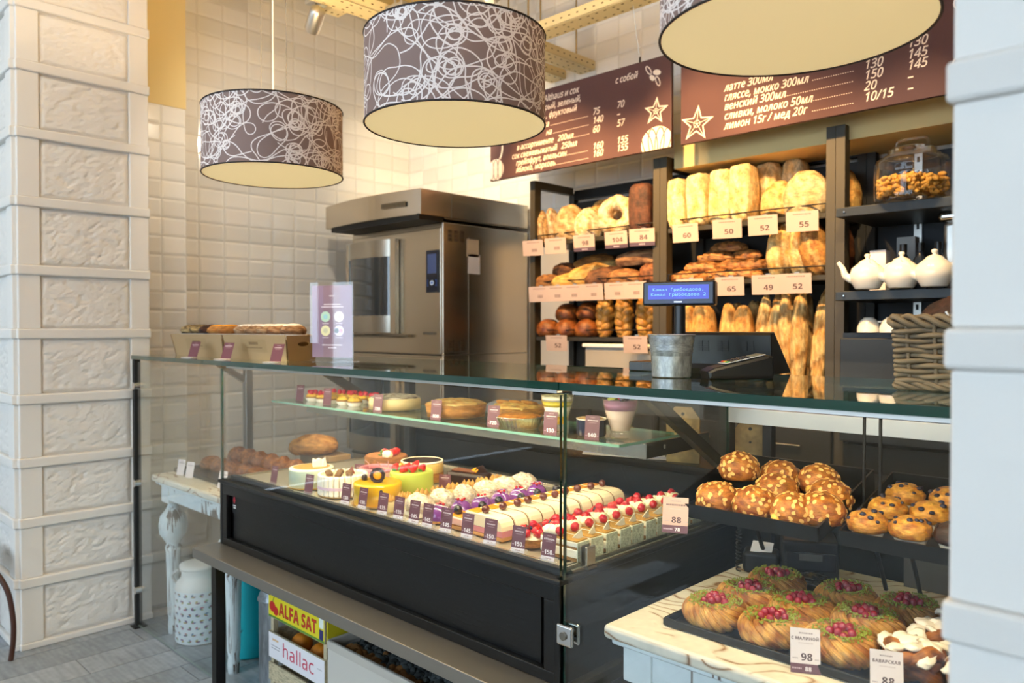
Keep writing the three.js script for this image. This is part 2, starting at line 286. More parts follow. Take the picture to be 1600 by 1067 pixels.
// ---------- menu boards ----------
function scriptText(x, s, px, py, size, al = 'left') { x.save(); x.translate(px, py); x.transform(0.86, 0, -0.22, 1, 0, 0); x.font = `${size * 1.12}px sans-serif`; x.textAlign = al; x.lineWidth = size * 0.035; x.strokeStyle = '#f3e2cf'; x.fillStyle = '#f3e2cf'; x.fillText(s, 0, 0); x.strokeText(s, 0, 0); x.restore(); }
function dots(x, a, b, y) { x.fillStyle = '#e8d6c4'; for (let i = a; i < b; i += 9) x.fillRect(i, y - 3, 5, 3); }
const poly = (x, pts, close) => { x.beginPath(); pts.forEach((p, i) => i ? x.lineTo(...p) : x.moveTo(...p)); if (close) x.closePath(); x.stroke(); };
function starDraw(x, cx, cy, R) { x.strokeStyle = '#f3e2cf'; x.lineWidth = 6; const p = []; for (let k = 0; k < 10; k++) { const a = -Math.PI / 2 + k * Math.PI / 5 + 0.1, r = k % 2 ? R * 0.42 : R; p.push([cx + r * Math.cos(a), cy + r * Math.sin(a)]); } poly(x, p, true); x.lineWidth = 3; for (let k = 0; k < 5; k++) poly(x, [[cx, cy], p[2 * k]]); x.beginPath(); x.arc(cx, cy, R * 0.2, 0, 7); x.stroke(); }
const boardBg = (x, w, h) => { x.fillStyle = '#54393a'; x.fillRect(0, 0, w, h); };
const board1 = canvasTex(1160, 430, (x, w, h) => {
  boardBg(x, w, h);
  scriptText(x, 'Althaus и сок', 395, 62, 40); scriptText(x, 'с собой', 850, 70, 38);
  const rows = [['рый, зеленый,', 116, 400], [', фруктовый', 160, 410], ['ка', 206, 395, 440, '75', '70'], ['на', 250, 410, 460, '140', '–'], ['в ассортименте   200мл', 296, 200, 590, '60', '57'], ['сок свежевыжатый   250мл', 340, 165, 0], ['грейпфрут, апельсин', 380, 195, 510, '160', '155'], ['яблоко, морковь', 418, 195, 440, '160', '155']];
  for (const [s, y, px, d, a, b] of rows) { scriptText(x, s, px, y - 8, 37); if (d) dots(x, d, 690, y - 8); if (a) { scriptText(x, a, 715, y - 10, 40); scriptText(x, b, 860, y - 14, 40); } }
  x.strokeStyle = x.fillStyle = '#f3e2cf'; x.lineWidth = 5;
  for (const [ex, ey, rx, ry, a, f] of [[1085, 70, 22, 13, 0.3, 1], [1060, 90, 18, 11, 0.8, 1], [1040, 50, 24, 9, 1.0, 0], [1090, 112, 24, 9, 1.2, 0]]) { x.beginPath(); x.ellipse(ex, ey, rx, ry, a, 0, 7); f ? x.fill() : x.stroke(); }
  starDraw(x, 1080, 250, 60);
  x.fillStyle = '#f3e2cf'; x.beginPath(); x.ellipse(1085, 400, 85, 78, 0, 0, 7); x.fill(); x.strokeStyle = '#54393a'; x.lineWidth = 5; for (const k of [-50, -20, 15, 48]) { x.beginPath(); x.ellipse(1085 + k, 400, 24, 70, k / 160, 0, 7); x.stroke(); }
  x.fillStyle = '#f3e2cf'; x.beginPath(); x.ellipse(42, 372, 62, 60, 0, 0, 7); x.fill(); x.strokeStyle = '#f3e2cf'; x.lineWidth = 12; x.beginPath(); x.moveTo(70, 320); x.quadraticCurveTo(100, 280, 92, 230); x.stroke();
  x.strokeStyle = '#6d4c4a'; x.lineWidth = 4; for (const k of [-34, 0, 34]) { x.beginPath(); x.ellipse(42 + k, 372, 18, 56, 0, 0, 7); x.stroke(); }
});
const board2 = canvasTex(1240, 430, (x, w, h) => {
  boardBg(x, w, h);
  const rows = [['латте 300мл', 240, 545, '130', '130'], ['гляссе, мокко 300мл', 282, 590, '130', '145'], ['венский 300мл', 322, 480, '150', '145'], ['сливки, молоко 50мл', 364, 585, '20', '–'], ['лимон 15г / мед 20г', 406, 590, '10/15', '–']];
  for (const [s, y, d, a, b] of rows) { scriptText(x, s, 210, y - 6, 40); if (d) dots(x, d, 745, y - 8); if (a) { scriptText(x, a, 785, y - 6, 42); scriptText(x, b, 935, y - 8, 42); } }
  starDraw(x, 80, 350, 76);
  x.strokeStyle = '#f3e2cf'; x.lineWidth = 6; for (const [ex, ey, r] of [[1110, 330, 26], [1150, 310, 20], [1165, 345, 14], [1190, 318, 12], [1185, 300, 9], [1130, 295, 10]]) { x.beginPath(); x.arc(ex, ey, r, 0, 7); x.stroke(); }
  x.fillStyle = '#f3e2cf'; x.beginPath(); x.ellipse(1200, 60, 60, 44, 0.4, 0, 7); x.fill(); for (const [ex, ey, r] of [[1120, 60, 26], [1110, 115, 24], [1160, 120, 22]]) { x.beginPath(); x.arc(ex, ey, r, 0, 7); x.stroke(); }
});
function board(label, tex, x0, x1) {
  const W = x1 - x0, Hh = 0.42, o = thing('menu_board', label, 'menu board', [(x0 + x1) / 2, 2.295, -3.0], 0);
  part(o, 'panel', rbox(W, Hh, 0.018, 0.003, 0, Hh / 2, 0), std(0x4a3233, 0.5));
  const f = new THREE.PlaneGeometry(W - 0.004, Hh - 0.004).translate(0, Hh / 2, 0.0098);
  part(o, 'print', f, std(0xffffff, 0.85, { map: tex }), 'handwritten menu print');
  for (const s of [-0.35, 0.35]) { part(o, 'hanging_wire', bar([W * s, Hh - 0.01, 0], [W * s, 0.672, 0.06], 0.0015, 6), M.steel); part(o, 'wire_clip', cyl(0.005, 0.005, 0.03, W * s, Hh + 0.01, 0.003, 10), M.blackMetal); }
}
board('brown menu board for tea and juice behind the middle lamp', board1, -3.085, -1.92);
board('brown menu board for coffee drinks beside the pale right-hand pillar', board2, -1.872, -0.63);

// ---------- ceiling spotlights that light the bread ----------
function spot(label, p, t, I, ang = 0.55, c = [1, 0.6, 0.24]) {
  const o = thing('ceiling_spotlight', label, 'spotlight', p, 0, 'small ceiling spotlights');
  const d = V(...t).sub(V(...p)).normalize(), q = new THREE.Quaternion().setFromUnitVectors(V(0, -1, 0), d);
  part(o, 'bracket', [box(0.03, 0.06, 0.012, 0, 0.06, 0), box(0.08, 0.03, 0.05, 0, 0.095, 0), bar([0, 0.1, 0], [0, room - p[1], 0], 0.006)], M.alu);
  const hd = part(o, 'head', lathe([[0.0, 0.07], [0.034, 0.065], [0.036, -0.045], [0.031, -0.045], [0.03, -0.02], [0, -0.02]], 24), M.alu); hd.quaternion.copy(q);
  const b = part(o, 'lens', cyl(0.028, 0.028, 0.004, 0, -0.028, 0, 20), std(0xfff0c8, 0.5, { emissive: new THREE.Color().setRGB(...c), emissiveIntensity: 3 })); b.quaternion.copy(q);
  const l = new THREE.SpotLight(new THREE.Color().setRGB(...c), I, 0, ang, 0.55); l.position.set(p[0] + d.x * 0.055, p[1] + d.y * 0.055, p[2] + d.z * 0.055); l.target.position.set(...t); l.castShadow = true; l.shadow.radius = 1.5; scene.add(l, l.target);
}
spot('ceiling spotlight over the boules of the first bread shelf', [-2.75, 2.8, -2.12], [-2.55, 1.88, -3.25], 9);
spot('ceiling spotlight over the dark loaves of the first bread shelf', [-2.2, 2.8, -2.12], [-2.25, 1.75, -3.25], 8, 0.5);
spot('ceiling spotlight over the pale tin loaves', [-1.75, 2.8, -2.12], [-1.75, 1.95, -3.25], 10);
spot('ceiling spotlight over the baguettes', [-1.3, 2.8, -2.12], [-1.42, 1.65, -3.2], 9);
spot('ceiling spotlight over the teapots', [-0.85, 2.8, -2.12], [-0.95, 1.75, -3.1], 6, 0.5, [1, 0.74, 0.42]);
spot('ceiling spotlight washing the tiles above the oven', [-2.9, 2.86, -2.2], [-3.8, 2.5, -3.5], 10, 0.62, [1, 0.78, 0.46]);
spot('ceiling spotlight washing the tiled left wall', [-3.1, 2.87, -1.9], [-4.4, 2.2, -2.3], 2.6, 0.8, [1, 0.86, 0.66]);
// warm downlights in the hall ceiling
function downlight(label, x, z, I) {
  const o = thing('ceiling_downlight', label, 'downlight', [x, 4.15, z], 0, 'round hall downlights');
  part(o, 'trim_ring', lathe([[0.07, 0], [0.1, 0], [0.1, -0.012], [0.075, -0.014], [0.07, 0]], 32), M.white); part(o, 'lens', cyl(0.068, 0.068, 0.006, 0, -0.006, 0, 28), std(0xfff0cc, 0.5, { emissive: new THREE.Color().setRGB(1, 0.78, 0.48), emissiveIntensity: 4 }));
  const l = new THREE.SpotLight(new THREE.Color().setRGB(1, 0.77, 0.47), I, 0, 1.1, 0.7); l.position.set(x, 4.135, z); l.target.position.set(x, 0, z); l.castShadow = true; l.shadow.radius = 4; scene.add(l, l.target);
}
downlight('round warm hall downlight before the painted pillar', -3.1, -0.2, 13);
downlight('round warm hall downlight before the cake case', -1.6, -0.1, 2.5);

// ---------- glass pastry counter ----------
const TOP = 1.35, FZ = -1.44;
function glassSheet(name, label, x0, x1, y0, y1, z0, z1, edgeMat, cat = 'glass') {
  const o = thing(name, label, cat, [(x0 + x1) / 2, y0, (z0 + z1) / 2]);
  const w = x1 - x0, h = y1 - y0, d = z1 - z0;
  const thin = [w, h, d].indexOf(Math.min(w, h, d));
  const g = [], e = [], k = 0.0012;
  if (thin === 1) { g.push(new THREE.PlaneGeometry(w, d).rotateX(-Math.PI / 2).translate(0, h, 0), new THREE.PlaneGeometry(w, d).rotateX(Math.PI / 2)); e.push(box(w, h, k, 0, h / 2, d / 2), box(w, h, k, 0, h / 2, -d / 2), box(k, h, d, w / 2, h / 2, 0), box(k, h, d, -w / 2, h / 2, 0)); }
  if (thin === 2) { g.push(new THREE.PlaneGeometry(w, h).translate(0, h / 2, d / 2), new THREE.PlaneGeometry(w, h).rotateY(Math.PI).translate(0, h / 2, -d / 2)); e.push(box(k, h, d, w / 2, h / 2, 0), box(k, h, d, -w / 2, h / 2, 0), box(w, k, d, 0, 0, 0)); }
  if (thin === 0) { g.push(new THREE.PlaneGeometry(d, h).rotateY(Math.PI / 2).translate(w / 2, h / 2, 0), new THREE.PlaneGeometry(d, h).rotateY(-Math.PI / 2).translate(-w / 2, h / 2, 0)); e.push(box(w, h, k, 0, h / 2, d / 2), box(w, h, k, 0, h / 2, -d / 2), box(w, k, d, 0, 0, 0)); }
  part(o, 'sheet', g, thin === 1 ? M.glassTop : M.glass); part(o, 'edge', e, edgeMat, 'green glass edge');
  return o;
}
glassSheet('glass_countertop', 'long green-edged glass countertop over the cake case', -4.03, -1.236, TOP - 0.019, TOP, -2.12, FZ + 0.012, M.glassEdge, 'countertop');
glassSheet('glass_countertop', 'green-edged glass countertop under the card terminal and wicker basket', -1.232, 0.2, TOP - 0.019, TOP, -2.12, FZ + 0.012, M.glassEdge, 'countertop');
glassSheet('front_glass_pane', 'tall front glass pane by the black post and painted pillar', -4.0, -3.08, 0.008, TOP - 0.032, FZ - 0.008, FZ, std(0x8d9a94, 0.3), 'glass pane');
glassSheet('front_glass_pane', 'front glass pane above the black cake case', -3.07, -1.24, 0.862, TOP - 0.032, FZ - 0.008, FZ, M.glassEdge, 'glass pane');
glassSheet('front_glass_pane', 'tall front glass pane before the raspberry danishes', -1.228, 0.2, 0.008, TOP - 0.032, FZ - 0.008, FZ, M.glassEdge, 'glass pane');
glassSheet('end_glass_pane', 'end glass pane beside the white ottonel slices', -1.252, -1.244, 0.872, TOP - 0.032, -2.28, FZ - 0.03, M.glassEdge, 'glass pane');
glassSheet('glass_shelf', 'upper glass shelf holding pies and dessert glasses', -3.28, -1.31, 1.144, 1.152, -2.117, -1.777, M.glassEdgeLight, 'glass shelf');
// light profiles under the front edge of the countertop
const ledMat = std(0xfff1cf, 0.5, { emissive: new THREE.Color().setRGB(1, 0.8, 0.52), emissiveIntensity: 0.9 });
function ledBar(label, x0, x1, y, z, L, tilt = 0.5) {
  const o = thing('light_bar', label, 'light bar', [(x0 + x1) / 2, y, z]), w = x1 - x0;
  part(o, 'profile', [box(w, 0.002, 0.022, 0, 0.0105, 0), box(w, 0.009, 0.002, 0, 0.006, 0.01), box(w, 0.009, 0.002, 0, 0.006, -0.01)], M.alu);
  part(o, 'diffuser', box(w, 0.003, 0.017, 0, 0.004, 0), ledMat, 'glowing strip');
  const l = new THREE.RectAreaLight(new THREE.Color().setRGB(1, 0.8, 0.5), L, w - 0.02, 0.016); l.position.set((x0 + x1) / 2, y - 0.002, z - 0.003); l.rotation.x = -Math.PI / 2 + tilt; scene.add(l);
}
ledBar('slim light bar under the front edge of the cake case countertop', -3.05, -1.26, TOP - 0.031, FZ - 0.022, 125);
ledBar('slim light bar under the countertop over the almond brioches', -1.21, 0.15, TOP - 0.031, FZ - 0.022, 75);
ledBar('slim light bar under the upper glass shelf', -3.2, -1.33, 1.128, -1.935, 42, 0);
// supports of the glass
{
  const rails = thing('shelf_rail', 'brushed steel rail carrying the upper glass shelf', 'rail', [-2.255, 1.092, -1.915]);
  part(rails, 'front_rail', box(1.89, 0.044, 0.004, 0, 0.024, 0.002), M.steel);
  for (const x of [-0.94, 0, 0.94]) part(rails, 'bracket', [box(0.006, 0.046, 0.36, x, 0.026, -0.18), cyl(0.008, 0.008, 0.012, x, 0.03, -0.1, 12)], M.steelDark);
  for (const [x, l] of [[-3.99, 'steel back post of the glass counter beside the tiled wall'], [-2.98, 'steel back post of the glass counter behind the cakes'], [-1.285, 'steel back post of the glass counter behind the white slices'], [0.05, 'steel back post of the glass counter by the right-hand pillar']]) {
    const far = x < -3, q = far ? 0 : 0.155, o = thing('counter_post', l, 'post', [x, 0, far ? -2.02 : -2.345]);
    part(o, 'post', rbox(0.04, x < -3 ? 1.33 : 1.33, 0.04, 0.003, 0, 0.665, 0), x < -3 ? M.alu : M.oliveIn);
    part(o, 'brace', far ? flat([0, 1.322, 0.2], [0, 1.2, 0.02], 0.028, 0.03) : flat([0, 1.32, 0.52], [0, 1.02, 0.02], 0.028, 0.035), far ? M.alu : M.olive);
    if (!far) part(o, 'arm', box(0.03, 0.01, 0.88, 0, 1.325, 0.44), M.steelDark);
    if (!far) part(o, 'clamp', box(0.05, 0.012, 0.03, 0, 1.314, 0.53), M.steelDark);
  }
}
// black corner post with clamps
{
  const o = thing('glass_post', 'black square post clamping the tall front glass beside the pillar', 'post', [-4.012, 0, -1.446]);
  part(o, 'post', rbox(0.026, 1.335, 0.03, 0.002, 0, 0.6675, 0), M.blackFlat); part(o, 'foot_plate', box(0.06, 0.006, 0.06, 0.005, 0.003, 0), M.blackMetal);
  for (const y of [0.19, 0.72, 1.2]) part(o, 'clamp', [cyl(0.018, 0.018, 0.028, 0.02, y, 0.012, 18).translate(0, 0, 0)].map((g) => { g.translate(-0.02, -y, -0.012); g.rotateX(Math.PI / 2); g.translate(0.028, y, 0.012); return g; }), M.chrome);
  const c = thing('glass_clamp', 'chrome rounded clamp holding the lower front glass on the black case', 'clamp', [-1.214, 0.735, FZ + 0.004]);
  part(c, 'jaw', [rbox(0.05, 0.052, 0.014, 0.006, 0, 0, 0.006)], M.chrome); part(c, 'jaw', [rbox(0.05, 0.052, 0.012, 0.006, 0, 0, -0.019)], M.chrome); part(c, 'screw', cyl(0.01, 0.01, 0.034, 0, 0, 0, 12).rotateX(Math.PI / 2), M.steelDark);
  const k = thing('glass_clip', 'small steel clip on the end glass of the cake case', 'clip', [-1.24, 0.862, -1.56]);
  part(k, 'plate', rbox(0.008, 0.05, 0.036, 0.003, 0, 0.035, 0), M.steel); part(k, 'back_plate', rbox(0.005, 0.05, 0.036, 0.002, -0.0175, 0.035, 0), M.steelDark); part(k, 'foot', box(0.03, 0.01, 0.036, -0.007, 0.006, 0), M.steelDark);
}
// black cake case
{
  const x0 = -3.07, x1 = -1.232, z0 = -2.32, z1 = -1.43, y0 = 0.6, y1 = 0.858, W = x1 - x0, D = z1 - z0, cx = (x0 + x1) / 2, cz = (z0 + z1) / 2;
  const o = thing('cake_display_case', 'long black wooden cake display case with framed front panel', 'display case', [cx, y0, cz]);
  const woodB = phy(0x0b0c0d, 0.34, { bumpMap: dataTex(256, (u, v) => clamp255(150 + 60 * nz(u * 4, v * 90, 1) + (nz(u * 9, v * 140, 8) > 0.42 ? 90 : 0))), bumpScale: 0.0009 });
  const Hc = y1 - y0;
  part(o, 'body', boxUV(box(W - 0.04, Hc - 0.01, D - 0.04, 0, Hc / 2 - 0.005, -0.01), 1.6), woodB);
  part(o, 'front_panel', boxUV(box(W - 0.16, Hc - 0.085, 0.01, 0, Hc / 2 - 0.012, D / 2 - 0.026), 1.6), woodB);
  const fr = (w, h, x, y) => boxUV(rbox(w, h, 0.02, 0.003, x, y, D / 2 - 0.012));
  part(o, 'frame_rail', fr(W, 0.05, 0, Hc - 0.025), woodB); part(o, 'frame_rail', fr(W, 0.03, 0, 0.015), woodB);
  part(o, 'frame_stile', fr(0.055, Hc - 0.08, -W / 2 + 0.0275, Hc / 2 - 0.01), woodB); part(o, 'frame_stile', fr(0.055, Hc - 0.08, W / 2 - 0.0275, Hc / 2 - 0.01), woodB);
  part(o, 'cap_moulding', [rbox(W + 0.012, 0.014, 0.03, 0.004, 0, Hc, D / 2 - 0.008), rbox(0.03, 0.014, D, 0.004, W / 2 - 0.008, Hc, 0), rbox(0.03, 0.014, D, 0.004, -W / 2 + 0.008, Hc, 0)], M.black);
  part(o, 'side_panel', boxUV(rbox(0.02, Hc, D, 0.003, W / 2 - 0.01, Hc / 2, 0)), woodB); part(o, 'side_panel', boxUV(rbox(0.02, Hc, D, 0.003, -W / 2 + 0.01, Hc / 2, 0)), woodB);
  part(o, 'glass_channel', [box(W - 0.03, 0.02, 0.02, 0, Hc + 0.01, D / 2 - 0.05)], M.blackFlat);
  part(o, 'end_rail', [box(0.006, 0.02, D - 0.08, W / 2 - 0.028, Hc + 0.012, -0.02), box(0.006, 0.012, D - 0.08, W / 2 - 0.012, Hc + 0.01, -0.02)], M.steel);
  const emb = canvasTex(64, 128, (x) => { x.fillStyle = '#1d1e20'; x.fillRect(0, 0, 64, 128); x.fillStyle = '#c3303a'; x.fillRect(20, 10, 18, 50); x.fillRect(12, 30, 36, 14); x.fillStyle = '#e6e2dc'; x.fillRect(8, 72, 48, 9); x.fillRect(14, 88, 40, 9); });
  part(o, 'emblem', new THREE.PlaneGeometry(0.035, 0.07).translate(-W / 2 + 0.088, Hc - 0.085, D / 2 - 0.0202), std(0xffffff, 0.5, { map: emb }), 'small red and white emblem');
  // steel base frame it stands on
  const b = thing('base_frame', 'brushed steel base frame under the black cake case with black legs', 'frame', [cx, 0, cz]);
  const top = 0.6;
  part(b, 'front_bar', rbox(W + 0.06, 0.04, 0.13, 0.003, 0.01, top - 0.02, D / 2 + 0.042), std(0x958f86, 0.38, { metalness: 0.75 })); part(b, 'side_bar', rbox(0.06, 0.04, D, 0.003, -W / 2 + 0.01, top - 0.02, -0.01), M.steelDark); part(b, 'side_bar', rbox(0.06, 0.04, D, 0.003, W / 2 - 0.01, top - 0.02, -0.01), M.steelDark); part(b, 'back_bar', rbox(W - 0.1, 0.04, 0.06, 0.003, 0, top - 0.02, -D / 2 + 0.03), M.steelDark);
  for (const [x, z] of [[-W / 2 + 0.1, D / 2 + 0.055], [W / 2 - 0.04, D / 2 - 0.02], [-W / 2 + 0.02, -D / 2 + 0.03], [W / 2 - 0.04, -D / 2 + 0.03]]) part(b, 'leg', rbox(0.04, top - 0.04, 0.04, 0.003, x, (top - 0.04) / 2, z), M.blackMetal);
  part(b, 'bracket', box(0.06, 0.03, 0.05, -0.42, top - 0.055, D / 2 + 0.04), M.blackFlat);
  part(b, 'under_panel', box(0.02, top - 0.04, D - 0.12, W / 2 - 0.09, (top - 0.04) / 2, -0.02), M.blackFlat);
  // steel tray the cakes stand on
  const t = thing('cake_tray', 'shallow steel tray lining the cake display case', 'tray', [cx - 0.01, y1, cz]);
  part(t, 'tray_floor', box(W - 0.08, 0.006, D - 0.11, 0, 0.009, -0.012), std(0xcdc6b6, 0.3, { metalness: 0.6 }));
  part(t, 'tray_rim', [rbox(W - 0.07, 0.014, 0.012, 0.003, 0, 0.012, D / 2 - 0.068), rbox(W - 0.07, 0.014, 0.05, 0.003, 0, 0.014, -D / 2 + 0.05), rbox(0.012, 0.014, D - 0.1, 0.003, W / 2 - 0.042, 0.012, -0.01), rbox(0.012, 0.014, D - 0.1, 0.003, -W / 2 + 0.045, 0.012, -0.01)], M.steel);
}
// white distressed tables with turned legs
const tableWood = dataTex(512, (u, v) => {
  const d = tfb(u, v, 2.2, 3), r = Math.abs(Math.sin((v * 26 + 5 * d + 1.6 * nz(u * 3, v * 3, 4)) * 1.9)), k = tfb(u, v, 2.6, 12) + 0.35 * tfb(u, v, 14, 2), g = Math.pow(1 - r, 5) * Math.max(0, Math.min(1, k * 2.6 + 0.55));
  const f = tfb(u, v, 40, 8) * 8, s = 0.35 + 0.3 * d, t = Math.min(1, g * 1.25); const A = [238 - 16 * s, 230 - 24 * s, 216 - 40 * s], B = [138, 92, 52]; return A.map((a, i) => clamp255(a * (1 - t) + B[i] * t + f));
}, true);
const chippy = dataTex(256, (u, v) => { const k = tfb(u, v, 5, 21) + 0.7 * nz(u * 70, v * 9, 3), t = k > 0.5 ? 1 : 0, f = 8 * tfb(u, v, 20, 4); return t ? [92 + f, 70 + f, 54 + f] : [clamp255(226 + f), clamp255(232 + f), clamp255(232 + f)]; }, true);
const mTop = phy(0xffffff, 0.5, { map: tableWood }), mChip = phy(0xffffff, 0.55, { map: chippy });
const tlegGeo = lathe([[0, 0], [0.024, 0], [0.027, 0.04], [0.023, 0.07], [0.028, 0.1], [0.03, 0.25], [0.034, 0.4], [0.038, 0.42], [0.03, 0.435], [0.036, 0.45], [0.062, 0.49], [0.066, 0.53], [0.058, 0.575], [0.036, 0.6], [0.03, 0.61], [0.024, 0.625], [0.022, 0.66], [0.034, 0.665], [0.034, 0.69]], 28);
function table(label, x0, x1, z0, z1) {
  const W = x1 - x0, D = z1 - z0, o = thing('wooden_table', label, 'table', [(x0 + x1) / 2, 0, (z0 + z1) / 2]);
  part(o, 'tabletop', boxUV(rbox(W, 0.034, D, 0.012, 0, 0.758, 0, 3), 1.35), mTop);
  part(o, 'top_moulding', boxUV(rbox(W - 0.03, 0.016, D - 0.03, 0.006, 0, 0.735, 0), 1.2), mChip);
  for (const s of [-1, 1]) { part(o, 'apron', boxUV(box(W - 0.14, 0.07, 0.018, 0, 0.692, s * (D / 2 - 0.05)), 1.1), mChip); part(o, 'apron', boxUV(box(0.018, 0.07, D - 0.14, s * (W / 2 - 0.05), 0.692, 0), 1.1), mChip); }
  for (const a of [-1, 1]) for (const b of [-1, 1]) { const l = part(o, 'leg', tlegGeo, mChip); l.position.set(a * (W / 2 - 0.075), -0.0, b * (D / 2 - 0.075)); part(l, 'leg_block', boxUV(rbox(0.08, 0.1, 0.08, 0.004, 0, 0.69, 0), 1.1), mChip); }
  return o;
}
table('white distressed wooden table with turned legs behind the glass by the pillar', -3.88, -3.1, -2.1, -1.462);
table('white distressed wooden table carrying the raspberry danishes', -1.13, 0.15, -2.3, -1.468);

// ---------- price cards: all prints share one sheet ----------
const AT = { w: 2048, h: 1024, cw: 128, ch: 204, n: 0 }; const atlasCanvas = document.createElement('canvas'); atlasCanvas.width = AT.w; atlasCanvas.height = AT.h; const ac = atlasCanvas.getContext('2d');
function cell(draw) { const i = AT.n++, x = (i % 16) * AT.cw, y = Math.floor(i / 16) * AT.ch; ac.save(); ac.beginPath(); ac.rect(x, y, AT.cw, AT.ch); ac.clip(); ac.translate(x, y); draw(ac, AT.cw, AT.ch); ac.restore(); return [(x + 1) / AT.w, 1 - (y + AT.ch - 1) / AT.h, (x + AT.cw - 1) / AT.w, 1 - (y + 1) / AT.h]; }
const atlasTex = new THREE.CanvasTexture(atlasCanvas); atlasTex.colorSpace = THREE.SRGBColorSpace; atlasTex.magFilter = THREE.LinearFilter;
const cardMat = std(0xffffff, 0.45, { map: atlasTex });
const squiggle = (x, cx, y, w, h, c) => { x.fillStyle = c; for (let i = -w / 2; i < w / 2;) { const s = rr(5, 11); x.fillRect(cx + i, y, s - 2, h); i += s; } };
function darkCard(num, strip, nm) {
  return cell((x, w, h) => { x.fillStyle = '#6b3c44'; x.fillRect(0, 0, w, h); squiggle(x, w / 2, 18, 40, 5, '#b79aa0'); x.textAlign = 'center'; x.fillStyle = '#efe2e2'; if (nm) { x.font = 'bold 19px sans-serif'; x.fillText(nm, w / 2, 52); } else squiggle(x, w / 2, 38, 84, 10, '#dccaca'); squiggle(x, w / 2, 60, 60, 5, '#a98c90');
    if (num) { x.fillStyle = '#f4eaea'; x.font = 'bold 46px sans-serif'; x.fillText(num, w / 2, strip ? 156 : 180); squiggle(x, 18, strip ? 142 : 166, 20, 5, '#c9b0b4'); squiggle(x, 112, strip ? 146 : 170, 16, 5, '#c9b0b4'); }
    if (strip) { x.fillStyle = '#d9cdd2'; x.fillRect(0, 170, w, 34); squiggle(x, w / 2, 182, 44, 9, '#8a5c66'); } });
}
function lightCard(num, nm, strip, bg = '#e9dcd9') {
  return cell((x, w, h) => { x.fillStyle = bg; x.fillRect(0, 0, w, h); squiggle(x, w / 2, 20, 50, 6, '#a08f90'); x.textAlign = 'center'; x.fillStyle = '#4a3438'; if (nm) { x.font = 'bold 19px sans-serif'; x.fillText(nm, w / 2, 54); } else squiggle(x, w / 2, 40, 92, 9, '#6d5a5c'); squiggle(x, w / 2, 66, 56, 4, '#c9b7b4');
    x.fillStyle = '#4a3438'; x.font = 'bold 46px sans-serif'; x.fillText(num, w / 2 + 6, strip ? 146 : 168); squiggle(x, 20, strip ? 134 : 156, 20, 5, '#b3a2a2'); squiggle(x, 112, strip ? 136 : 158, 16, 5, '#b3a2a2');
    if (strip) { x.fillStyle = '#6b4650'; x.fillRect(0, 160, w, 44); x.fillStyle = '#f1e6e6'; x.font = 'bold 26px sans-serif'; x.fillText(strip, w / 2 + 12, 192); squiggle(x, 28, 178, 40, 7, '#c7aeb4'); } });
}
function wideCard(num, strip) {   // landscape shelf card
  return cell((x, w, h) => { x.fillStyle = '#bda598'; x.fillRect(0, 0, w, h); squiggle(x, w / 2, 26, 70, 10, '#7d6660'); squiggle(x, w / 2, 50, 44, 5, '#b39d96'); x.fillStyle = '#4c3632'; x.save(); x.translate(w * 0.56, strip ? 130 : 158); x.scale(0.62, 1.25); x.font = 'bold 60px sans-serif'; x.textAlign = 'center'; if (num) x.fillText(num, 0, 0); else squiggle(x, 0, -36, 50, 32, '#8a746c'); x.restore(); if (strip) { x.fillStyle = '#54404c'; x.fillRect(0, 158, w, 46); squiggle(x, w / 2, 174, 30, 14, '#c9b9c0'); } });
}
function cardGeo(w, h, uv, t = 0.0012) {   // base edge at the origin, standing in xy, print facing +z
  const f = new THREE.PlaneGeometry(w, h).translate(0, h / 2, t / 2 + 0.0002), u = f.attributes.uv; for (let i = 0; i < u.count; i++) u.setXY(i, uv[0] + (uv[2] - uv[0]) * u.getX(i), uv[1] + (uv[3] - uv[1]) * u.getY(i));
  return f;
}
const cardBack = std(0x6b3c44, 0.5), cardBackL = std(0xe6dad6, 0.6), acryl = phy(0xffffff, 0.1, { transmission: 0.85, thickness: 0 });
function priceCard(label, cat, uv, w, h, pos, turn, lean, dark, group) {
  const o = thing('price_card', label, cat, pos, turn, group); const g = new THREE.Euler(-lean, 0, 0);
  const b = part(o, 'card', rbox(w, h, 0.0012, 0.0004, 0, h / 2, 0, 1), dark ? cardBack : cardBackL); b.rotation.copy(g);
  const f = part(o, 'print', cardGeo(w, h, uv), cardMat); f.rotation.copy(g);
  return o;
}
const TR = 0.8745;   // level of the tray floor in the cake case
